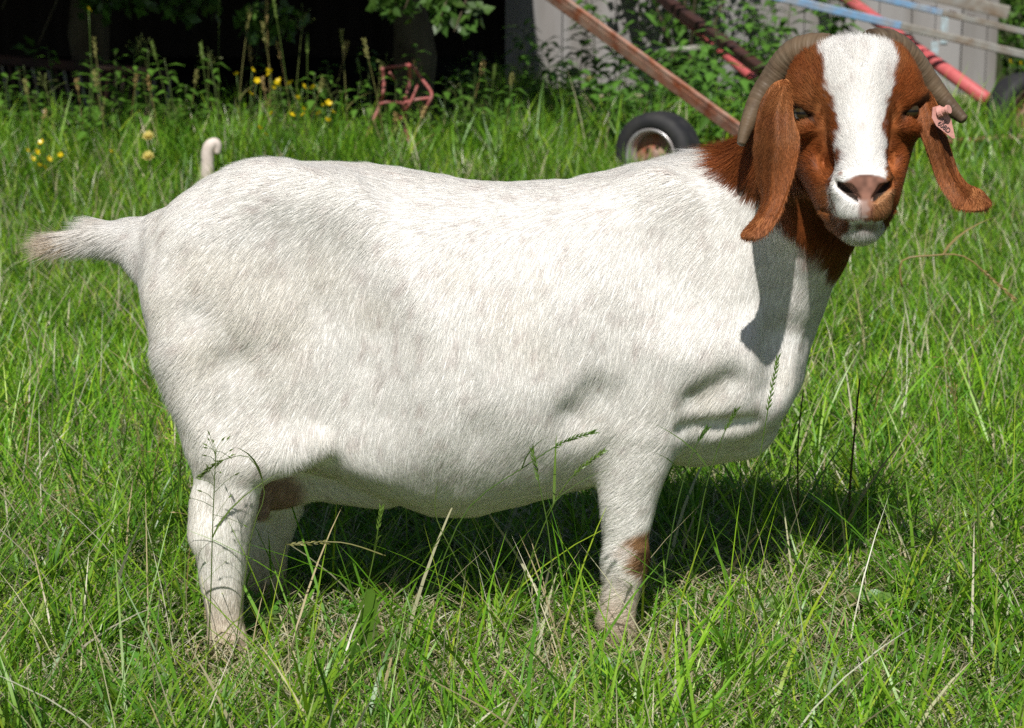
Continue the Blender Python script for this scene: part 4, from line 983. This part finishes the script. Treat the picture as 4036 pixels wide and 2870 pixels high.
# ------------------------------------------------------------------ grey board shed
M_BOARD = mat('weathered_board', (1, 1, 1), rough=.85, spec=.2, attr=True, noise=[(9, (.17, .15, .13), .75, 6, (1, 1, .08)), (3.0, (.36, .34, .33), .5, 5, (1, 1, .3))], bump=(40, .5, .006, (1, 1, .06)))
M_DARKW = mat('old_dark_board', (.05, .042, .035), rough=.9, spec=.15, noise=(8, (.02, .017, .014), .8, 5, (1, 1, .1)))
M_TIN = mat('roof_tin', (.20, .19, .18), rough=.5, metal=.6, noise=(3, (.22, .12, .06), .7, 5))
shed = thing('shed', 'weathered grey shed of vertical boards behind the machinery', 'shed', (1.5, 9.4, 0))
XL, XR, YW = V(1126, 200, 9.4)[0] - 1.5, V(2222, 150, 9.4)[0] - 1.5, 0.0
xs = XL; i = 0
while xs < XR - .02:
    wd = min(rng.uniform(.14, .20), XR - xs); g = rng.uniform(.20, .31); mb = MB(); z0 = rng.uniform(.05, .1)
    mb.beam((xs + wd / 2, rng.uniform(-.006, .006), z0), (xs + wd / 2 + rng.uniform(-.003, .003), rng.uniform(-.006, .006), 2.3), wd - .006, .022, (g, g * .965, g * .94), up=(0, 1, 0), bev=.06)
    mb.build('plank', M_BOARD, shed); xs += wd; i += 1
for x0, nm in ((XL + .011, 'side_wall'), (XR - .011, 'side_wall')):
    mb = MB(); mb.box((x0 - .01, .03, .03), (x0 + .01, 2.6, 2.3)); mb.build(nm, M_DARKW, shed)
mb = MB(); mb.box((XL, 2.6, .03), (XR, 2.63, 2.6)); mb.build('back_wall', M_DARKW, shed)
mb = MB(); v = [(XL - .1, -.12, 2.3), (XR + .1, -.12, 2.3), (XR + .1, 2.8, 2.75), (XL - .1, 2.8, 2.75)]; mb.add(v + [(a, b, c + .03) for a, b, c in v], [(3,2,1,0), (4,5,6,7), (0,1,5,4), (1,2,6,5), (2,3,7,6), (3,0,4,7)]); mb.build('roof', M_TIN, shed)
mb = MB(); mb.beam((XL, -.05, .03), (XR, -.05, .03), .06, .07, (.40, .34, .24)); mb.build('sill', mat('pale_sill', (1, 1, 1), rough=.9, attr=True, noise=(12, (.2, .17, .12), .6, 5)), shed)
for a, b in ((2108, 60), (2085, 130)):
    q = V(a, b, 9.38) - np.array([1.5, 9.4, 0]); mb = MB(); mb.box((q[0] - .025, -.0165, q[2] - .1), (q[0] + .02, -.0155 + .001, q[2] + .1)); mb.build('paint_smear', mat('pale_blue_paint', (.42, .52, .56), rough=.8, noise=(50, (.3, .3, .29), .8, 4)), shed)

# added barn bay to the left of it, unseen, keeps the gap dark
bay = thing('added_barn', 'added open-fronted barn bay that darkens the gap behind the hedge trees', 'barn', (-3.4, 9.6, 0))
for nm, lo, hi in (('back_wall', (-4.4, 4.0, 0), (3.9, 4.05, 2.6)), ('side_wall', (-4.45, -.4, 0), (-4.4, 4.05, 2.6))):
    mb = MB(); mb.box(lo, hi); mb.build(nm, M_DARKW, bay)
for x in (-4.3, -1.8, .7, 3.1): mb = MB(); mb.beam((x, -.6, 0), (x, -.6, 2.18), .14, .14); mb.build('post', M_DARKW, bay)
mb = MB(); v = [(-4.6, -2.5, 2.0), (3.35, -2.5, 2.0), (3.35, 4.2, 2.75), (-4.6, 4.2, 2.75)]; mb.add(v + [(a, b, c + .03) for a, b, c in v], [(3,2,1,0), (4,5,6,7), (0,1,5,4), (1,2,6,5), (2,3,7,6), (3,0,4,7)]); mb.build('roof', M_TIN, bay)  # added roof, drawn forward to shade the ground behind the hedge

# ------------------------------------------------------------------ trees of the hedge
M_BARK = mat('bark', (.10, .075, .05), rough=.95, spec=.1, noise=[(14, (.04, .03, .02), .8, 6, (1, 1, .25)), (6, (.16, .14, .09), .5, 5)], bump=(22, 1.0, .03, (1, 1, .3)))
def leafcloud(cents, rads, n, size, c, shell=.35):
    cents = np.array(cents); rads = np.array(rads); wv = np.prod(rads, 1); k = rng.choice(len(cents), n, p=wv / wv.sum())
    d = norm(rng.normal(0, 1, (n, 3))) * (rng.random(n) ** shell)[:, None]; p = cents[k] + d * rads[k]
    gap = vnoise(p, 2.4, 88) + .5 * vnoise(p, 6, 89); m = gap > -.45; p = p[m]; n = len(p)
    a = norm(rng.normal(0, 1, (n, 3)) + np.array([0, 0, -.5])); s_ = norm(np.cross(a, rng.normal(0, 1, (n, 3)))); L = size * rng.uniform(.6, 1.25, n); nn = np.cross(a, s_)
    v = np.stack([p, p + a*(L*.45)[:, None] + s_*(L*.32)[:, None] + nn*(L*.08)[:, None], p + a*L[:, None], p + a*(L*.45)[:, None] - s_*(L*.32)[:, None] + nn*(L*.08)[:, None]], 1).reshape(-1, 3)
    cc = np.array(c)[None] * rng.uniform(.6, 1.4, (n, 1)) * np.array([1, 1, 1]) + rng.uniform(0, .02, (n, 1)) * np.array([1, .6, 0])
    b = np.arange(n)[:, None] * 4
    return v, np.concatenate([b + np.array([0, 1, 2]), b + np.array([0, 2, 3])], 1).ravel(), np.full(2 * n, 3), np.repeat(cc, 4, 0)
def tree(name, lab, loc, trunk, limbs, cents, rads, n, size, c, group, sprigs=()):
    o = thing(name, lab, 'tree', loc, group); L0 = np.array(loc)
    mb = MB(); P = bez(trunk, 14); r0 = trunk_r[name + str(loc[0])] if False else .11
    rr = np.linspace(r0, r0 * .6, 14) * (1 + .12 * np.sin(np.arange(14) * 1.9)); rr[0] *= 1.4
    mb.tube(P, rr, 12); mb.build('trunk', M_BARK, o, smooth=True)
    for lb in limbs: mb = MB(); mb.tube(bez(lb, 9), np.linspace(.045, .012, 9), 7); mb.build('limb', M_BARK, o, smooth=True)
    parts = [leafcloud(np.array(cents) - L0, rads, n, size, c)]
    for (q, r, k) in sprigs: parts.append(leafcloud([np.array(q) - L0], [r], k, size * .8, (np.array(c) * 1.25)))
    for (q, r, k) in sprigs:
        q = np.array(q) - L0; mb = MB(); mb.tube(bez([q + np.array([.1, .3, .45]), q + np.array([.03, .1, .2]), q + np.array([-.05, -.02, -.02])], 7), np.linspace(.009, .003, 7), 5); mb.build('twig', M_BARK, o, smooth=True)
    v, lo, sz, cc = merge(parts)
    link('crown', mesh_np('crown', v, lo, sz, M_LEAF, cc), o, kind='stuff')
    return o
gt = 'trees of the dark hedge'
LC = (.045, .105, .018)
spr = [(V(600, 45, 6.0), (.16, .1, .09), 150), (V(930, 8, 5.5), (.2, .1, .07), 200), (V(1010, 25, 5.5), (.16, .08, .06), 120), (V(1040, 60, 5.5), (.04, .04, .04), 18), (V(110, 90, 6.6), (.25, .12, .08), 90), (V(30, 10, 6.4), (.2, .12, .1), 110), (V(250, 5, 6.4), (.2, .12, .06), 90), (V(420, 8, 6.4), (.2, .1, .07), 90)]
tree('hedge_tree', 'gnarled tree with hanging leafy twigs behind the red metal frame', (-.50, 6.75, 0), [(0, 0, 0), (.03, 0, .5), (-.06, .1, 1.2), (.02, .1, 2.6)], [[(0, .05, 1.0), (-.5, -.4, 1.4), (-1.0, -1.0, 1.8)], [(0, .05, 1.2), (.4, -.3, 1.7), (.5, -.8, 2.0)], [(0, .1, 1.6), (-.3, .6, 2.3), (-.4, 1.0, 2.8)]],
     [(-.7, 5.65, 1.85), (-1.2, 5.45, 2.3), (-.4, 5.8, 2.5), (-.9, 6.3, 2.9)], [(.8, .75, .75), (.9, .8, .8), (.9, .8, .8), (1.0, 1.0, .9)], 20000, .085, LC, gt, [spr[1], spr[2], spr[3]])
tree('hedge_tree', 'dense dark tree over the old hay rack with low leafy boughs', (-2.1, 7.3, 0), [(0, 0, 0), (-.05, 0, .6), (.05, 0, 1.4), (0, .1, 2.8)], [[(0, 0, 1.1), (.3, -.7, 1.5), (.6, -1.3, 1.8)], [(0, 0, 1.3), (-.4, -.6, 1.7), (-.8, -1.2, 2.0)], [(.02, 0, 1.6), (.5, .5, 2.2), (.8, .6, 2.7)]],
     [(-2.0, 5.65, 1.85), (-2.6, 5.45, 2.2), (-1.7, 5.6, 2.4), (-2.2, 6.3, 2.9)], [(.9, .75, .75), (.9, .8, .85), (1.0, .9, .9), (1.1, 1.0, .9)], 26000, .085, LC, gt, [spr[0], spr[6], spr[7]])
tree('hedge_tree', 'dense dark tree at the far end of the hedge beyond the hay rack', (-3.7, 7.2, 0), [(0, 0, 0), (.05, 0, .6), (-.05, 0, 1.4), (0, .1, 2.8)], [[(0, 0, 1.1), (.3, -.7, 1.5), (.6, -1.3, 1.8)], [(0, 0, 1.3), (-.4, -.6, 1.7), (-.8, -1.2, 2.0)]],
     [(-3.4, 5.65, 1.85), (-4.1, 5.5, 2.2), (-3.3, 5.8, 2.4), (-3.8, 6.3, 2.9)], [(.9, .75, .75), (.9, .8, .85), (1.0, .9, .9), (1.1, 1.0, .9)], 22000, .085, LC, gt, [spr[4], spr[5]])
# shrubs beyond the shed's right corner
def shrub(lab, loc, cents, rads, n, c, g):
    o = thing('shrub', lab, 'shrub', loc, g); L0 = np.array(loc)
    for j in range(4): a = j * 1.6; mb = MB(); mb.tube(bez([(0, 0, 0), (.12*math.cos(a), .12*math.sin(a), .4), (.3*math.cos(a), .3*math.sin(a), .9)], 6), np.linspace(.016, .005, 6), 5); mb.build('stem', M_BARK, o)
    v, lo, sz, cc = leafcloud(np.array(cents) - L0, rads, n, .06, c); link('crown', mesh_np('crown', v, lo, sz, M_LEAF, cc), o, kind='stuff')
shrub('green leafy shrub growing at the right corner of the shed', (3.45, 9.6, 0), [(3.45, 9.5, .45), (3.6, 9.7, .9)], [(.5, .4, .45), (.5, .4, .5)], 5200, (.06, .15, .02), 'shrubs beside the shed')
shrub('bushy shrub further along from the shed corner', (4.6, 9.9, 0), [(4.6, 9.8, .5), (4.7, 9.9, 1.0)], [(.7, .5, .5), (.6, .5, .5)], 5200, (.055, .13, .02), 'shrubs beside the shed')
shrub('broken leafy shrub climbing the machinery before the shed', (1.05, 9.1, 0), [(1.0, 9.1, .75), (1.3, 9.1, .95), (.75, 9.1, .95)], [(.25, .2, .3), (.25, .2, .3), (.2, .2, .3)], 900, (.06, .15, .02), 'shrubs beside the shed')

# ------------------------------------------------------------------ machinery and scrap
M_RUST = mat('rust', (.31, .075, .028), rough=.75, spec=.3, noise=[(14, (.13, .035, .02), .8, 6), (30, (.34, .12, .05), .5, 6), (16, (.60, .56, .48), .38, 7)], bump=(60, .4, .003))
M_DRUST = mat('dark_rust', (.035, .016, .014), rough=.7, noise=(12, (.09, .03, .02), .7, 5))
M_PINKP = mat('faded_pink_paint', (.60, .105, .115), rough=.5, noise=[(5, (.62, .17, .16), .7, 4), (22, (.35, .07, .07), .4, 5)])
M_BLUE = mat('blue_paint', (.16, .34, .56), rough=.55, noise=[(10, (.34, .36, .36), .8, 5), (30, (.23, .12, .06), .35, 5)])
M_GALV = mat('galvanised', (.25, .245, .225), rough=.7, metal=.15, noise=[(9, (.17, .10, .045), .75, 6), (22, (.36, .35, .31), .5, 5)])
M_RUBBER = mat('rubber', (.018, .018, .02), rough=.7, noise=(20, (.04, .038, .036), .7, 4))
M_RIM = mat('rim', (.46, .46, .47), rough=.35, metal=.5, noise=(15, (.3, .18, .1), .4, 5))
M_RED = mat('red_paint', (.36, .07, .06), rough=.6, noise=[(14, (.22, .07, .05), .8, 5), (40, (.45, .28, .26), .4, 4)])
M_WOODP = mat('bleached_wood', (.40, .38, .34), rough=.9, noise=(18, (.16, .15, .12), .8, 6))
def dirn(a, b): return norm(np.array(b) - np.array(a))
# rusty pole leaning into the gnarled tree
a, b = V(1640, 287, 5.45), V(1245, 0, 5.95); d = dirn(b, a)
lo_ = b + d * ((b[2] + .0) / -d[2]); hi_ = b - d * .62
o = thing('rusty_pole', 'long red rusted steel bar leaning from the ground up to the tree', 'pole', lo_)
mb = MB(); mb.beam((0, 0, 0), hi_ - lo_, .042, .058, up=(0, -.5, 1)); mb.build('bar', M_RUST, o)
mb = MB(); mb.beam(d * -.02 + np.array([0, -.03, .012]), (hi_ - lo_) + np.array([0, -.03, .012]), .008, .04, up=(0, -.5, 1)); mb.build('flange', M_RUST, o)
# dark bar and pink pipe leaning on the shed
def leaner(name, lab, p_low, p_top, r, material, extra=0.0, beam=False, cat='pole', stop=False):
    d = dirn(p_top, p_low); lo2 = p_low if stop else p_top + d * (p_top[2] / -d[2]); up_ = p_top - d * ((9.36 - p_top[1]) / -d[1]) if d[1] < 0 else p_top - d * .5
    o = thing(name, lab, cat, lo2)
    mb = MB()
    if beam: mb.beam((0, 0, .0), up_ - lo2, r * 2, r * 2, up=(0, -.4, 1)); mb.build('bar', material, o)
    else: mb.tube([np.zeros(3), (up_ - lo2) * .33, (up_ - lo2) * .66, up_ - lo2], [r] * 4, 14); mb.build('pipe', material, o, smooth=True)
    return o, lo2, up_
o, l2, u2 = leaner('dark_bar', 'dark rusted bar sloping against the grey shed boards', V(1712, 166, 7.0), V(1484, 0, 8.5), .028, M_DRUST, beam=True)
leaner('pink_pipe', 'thin faded pink pipe half hidden in weeds behind the dark bar', V(1662, 160, 7.6), V(1486, 8, 8.6), .026, M_PINKP)
o, l2, u2 = leaner('pink_pipe', 'thick faded pink pipe sloping against the shed behind the rails', V(2200, 222, 7.25), V(1892, 0, 8.9), .036, M_PINKP, stop=True)
for t in (.42,): mb = MB(); d = (u2 - l2); q = d * t; mb.tube([q, q + norm(d) * .02], [.046, .046], 14); mb.build('collar', M_DRUST, o)
a, b = V(1430, 113, 8.0), V(1636, 100, 7.75)
o = thing('bleached_rail', 'short bleached wooden rail lying across the weeds and bars', 'rail', a)
mb = MB(); mb.tube(bez([(0, 0, 0), (b - a) * .5 + np.array([0, 0, -.008]), b - a], 8), .017 * (1 + .12 * np.sin(np.arange(8) * 2.1)), 8); mb.build('rail', M_WOODP, o, smooth=True)
mb = MB(); mb.beam(np.array([.02, .02, 0]), np.array([.02, .02, -a[2]]), .03, .03); mb.build('support', M_DRUST, o)
mb = MB(); mb.beam((b - a) + np.array([-.02, .02, 0]), (b - a) + np.array([-.02, .02, -b[2]]), .03, .03); mb.build('support', M_DRUST, o)

# bale elevator: two pairs of rails with struts and a chain
YE = 7.6
lA, lB = V(1735, -6, YE), V(2290, 124, YE); uA, uB = V(2040, 2, YE), V(2290, 70, YE)
dl = dirn(lA, lB); gap = uB - (lB)
lo2 = lA + dl * (lA[2] / -dl[2]) * .96; hi2 = lA - dl * 1.1
upv = np.array([0, 0, float(uB[2] - (lA + dl * np.dot(uB - lA, dl))[2])])
el = thing('bale_elevator', 'old sloping bale elevator of blue and grey rails with a rusty chain', 'farm machine', (lo2[0], YE, 0)); E0 = np.array([lo2[0], YE, 0])
def rail(nm, a, b, w_, h_, m, par=el): mb = MB(); mb.beam(a - E0, b - E0, w_, h_, up=(0, 0, 1)); return mb.build(nm, m, par)
st = V(2010, 52, YE); sx = float(np.dot(st - lA, dl)); JO = lA + dl * sx
for dy in (0, .42):
    off = np.array([0, dy, 0])
    rail('lower_rail', hi2 + off, JO + off, .03, .042, M_BLUE); rail('lower_rail', JO + off + dl * .002, lo2 + off, .03, .040, M_GALV)
    JU = JO + upv + dl * .22
    rail('upper_rail', hi2 + upv + off, JU + off, .026, .034, M_BLUE); rail('upper_rail', JU + dl * .002 + off, lo2 + upv + off - dl * .1, .026, .032, M_GALV)
    for k, t in enumerate((sx - .9, sx, sx + .78, sx + 1.5)):
        q = lA + dl * t + off
        rail('strut', q + np.array([0, -.002, .02]), q + upv * (1 if k != 1 else 1.6) + np.array([0, -.002, 0]), .024 if k != 1 else .07, .024 if k != 1 else .03, M_GALV if k != 1 else M_RUST if dy else M_GALV)
for t in np.arange(-.9, 2.2, 1.0):
    q = lA + dl * t; rail('cross_bar', q + np.array([0, .02, 0]), q + np.array([0, .40, 0]), .02, .02, M_DRUST)
ch = lA + upv * 1.05 + np.array([0, .12, 0])
LINK = MB(); LINK.tube([(-.02, 0, 0), (.02, 0, 0)], [.0075, .0075], 6); LINK.tube([(-.02, 0, .012), (.02, 0, .012)], [.005, .005], 6); LKM = LINK.mesh('chain_link', [M_DRUST])
ang = math.atan2(-dl[2], dl[0])
for i in range(9):
    c_ = link('chain_link', LKM, el, ch + dl * (sx + .05 + i * .05) - E0); c_.rotation_euler = (0 if i % 2 else math.pi / 2, ang, 0)
rail('deck_plate', ch + dl * (sx + .12) + np.array([0, .06, .075]), ch + dl * (sx + .62) + np.array([0, .06, .075]), .02, .07, M_GALV)
rail('leg', hi2 + np.array([0, .02, -.0]), np.array([hi2[0], YE + .02, 0]), .05, .05, M_DRUST); rail('leg', hi2 + np.array([0, .40, -.0]), np.array([hi2[0], YE + .40, 0]), .05, .05, M_DRUST)

# wheels
def wheel(lab, c, R, wdt, rz, lean, rimm, g):
    o = thing('wheel', lab, 'wheel', c, g); o.rotation_euler = (lean, 0, rz)
    def rev(prof, n=40):
        mb = MB(); m = len(prof); v = []; f = []
        for i in range(n):
            a = 2 * math.pi * i / n
            for (r, y) in prof: v.append((r * math.cos(a), y, r * math.sin(a)))
        for i in range(n):
            for j in range(m - 1): f.append((i*m + j, i*m + j + 1, ((i+1) % n)*m + j + 1, ((i+1) % n)*m + j))
        mb.add(v, f); return mb
    h = wdt / 2
    rev([(R*.60, -h*.75), (R*.68, -h), (R*.84, -h*1.02), (R*.95, -h*.86), (R*.985, -h*.7), (R, -h*.35), (R*.99, 0), (R, h*.35), (R*.985, h*.7), (R*.95, h*.86), (R*.84, h*1.02), (R*.68, h), (R*.60, h*.75), (R*.60, -h*.75)]).build('tyre', M_RUBBER, o, smooth=True)
    rm = rev([(R*.64, -h*.97), (R*.62, -h*1.04), (R*.575, -h*1.0), (R*.55, -h*.7), (R*.5, -h*.5), (R*.5, h*.5), (R*.58, h*.97)]).build('rim', rimm, o, smooth=True)
    rev([(R*.5, -h*.2), (R*.3, -h*.28), (R*.12, -h*.45), (R*.1, -h*.6), (.001, -h*.6)]).build('hub', M_RUST, o, smooth=False)
    for k in range(5):
        a = k * 1.2566; mb = MB(); q = np.array([R*.22*math.cos(a), -h*.36, R*.22*math.sin(a)]); mb.tube([q, q + np.array([0, -.012, 0])], [.008, .008], 6); mb.build('bolt', M_DRUST, o)
q = V(1468, 335, 5.3); wheel('small black wheel with bright rim standing in the grass behind the goat', (q[0], 5.3, .155), .178, .15, math.radians(-30), 0, M_RIM, 'old wheels')
q = V(2284, 200, 7.1); wheel('black wheel by the rusty beam near the shed corner', (q[0], 7.1, .17), .19, .14, math.radians(25), 0, M_DRUST, 'old wheels')
# rusty beams on the ground
a, b = V(2105, 262, 6.4), V(2330, 240, 6.6); a[2] = .05; b[2] = .06
o = thing('rusty_beam', 'rusty red beam lying in the grass by the shed corner', 'beam', (a[0], a[1], 0))
mb = MB(); mb.beam((0, 0, a[2]), b - np.array([a[0], a[1], 0]), .06, .10, up=(0, 0, 1)); mb.build('bar', M_RUST, o)
mb = MB(); mb.beam((0, -.035, a[2] + .045), b - np.array([a[0], a[1] + .035, -.045]), .06, .012, up=(0, 0, 1)); mb.build('flange', M_RUST, o)

# old hay rack in the hedge shade
YR = 7.1
t0, t1 = V(-60, 128, YR), V(390, 166, YR); o = thing('hay_rack', 'old dark rusted hay rack with slanted bars in the hedge shade', 'rack', (t0[0], YR, 0)); R0 = np.array([t0[0], YR, 0])
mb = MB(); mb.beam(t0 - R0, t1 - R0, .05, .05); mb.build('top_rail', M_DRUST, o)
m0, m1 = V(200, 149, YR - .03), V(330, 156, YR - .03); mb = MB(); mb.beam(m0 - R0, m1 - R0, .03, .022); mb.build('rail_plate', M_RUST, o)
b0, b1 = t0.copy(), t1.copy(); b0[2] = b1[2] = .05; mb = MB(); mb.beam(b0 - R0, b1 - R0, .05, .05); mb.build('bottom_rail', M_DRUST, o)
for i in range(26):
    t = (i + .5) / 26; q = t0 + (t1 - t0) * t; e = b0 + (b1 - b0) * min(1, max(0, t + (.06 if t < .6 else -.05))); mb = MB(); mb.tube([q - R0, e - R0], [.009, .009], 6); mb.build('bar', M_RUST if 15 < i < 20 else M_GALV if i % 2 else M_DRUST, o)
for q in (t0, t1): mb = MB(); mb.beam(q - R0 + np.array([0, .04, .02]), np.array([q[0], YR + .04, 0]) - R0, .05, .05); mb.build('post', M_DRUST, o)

# red cultivator frame before the gnarled tree
YF = 5.72
def z5(a, b, y=YF): return V((800 + a * .5254) / K, b * .5254 / K, y)
o = thing('cultivator_frame', 'bent rusty red metal frame standing in the grass before the tree', 'scrap metal', (z5(1450, 900)[0], YF, 0)); C0 = np.array([z5(1450, 900)[0], YF, 0])
for pts, r in (([(1345, 510), (1356, 600), (1352, 690), (1328, 790), (1270, 920), (1205, 1100)], .011), ([(1330, 780), (1390, 768), (1505, 775)], .010), ([(1545, 485), (1552, 590), (1530, 700), (1505, 790), (1520, 920), (1540, 1080)], .013), ([(1565, 485), (1640, 590), (1715, 700), (1690, 780), (1660, 845)], .011), ([(1505, 772), (1600, 748), (1705, 735)], .010),
               ([(1455, 860), (1430, 980), (1395, 1120)], .017), ([(1495, 870), (1450, 990), (1410, 1120)], .013), ([(1400, 545), (1440, 600)], .009), ([(1325, 860), (1345, 970), (1340, 1060)], .009), ([(1540, 487), (1350, 512)], .010), ([(1610, 640), (1560, 760), (1500, 860)], .009)):
    P = [z5(a, b, YF + .05 * math.sin(i * 2 + a)) - C0 for i, (a, b) in enumerate(pts)]; P = [np.array([p[0], p[1], max(p[2], .0)]) for p in P]
    mb = MB(); mb.tube(bez(P, 4 * len(P)), [r * .68] * (4 * len(P)), 8); mb.build('tube', M_RED, o, smooth=True)

# bent white stake
YS = 5.0
P = [V(a, b, YS) for a, b in ((463, 410), (463, 365), (464, 338), (470, 324), (480, 319), (486, 327), (485, 343))]; P[0][2] = 0
o = thing('white_stake', 'short bent off-white plastic stake hooked over in the tall grass', 'stake', (P[0][0], YS, 0)); P = [p - np.array([P[0][0], YS, 0]) for p in P]
mb = MB(); mb.tube(bez(P, 24), np.interp(np.linspace(0, 1, 24), [0, .5, .75, 1], [.027, .026, .019, .012]), 10); mb.build('pipe', mat('off_white_plastic', (.72, .62, .55), rough=.6, noise=(30, (.5, .42, .36), .5, 4)), o, smooth=True)
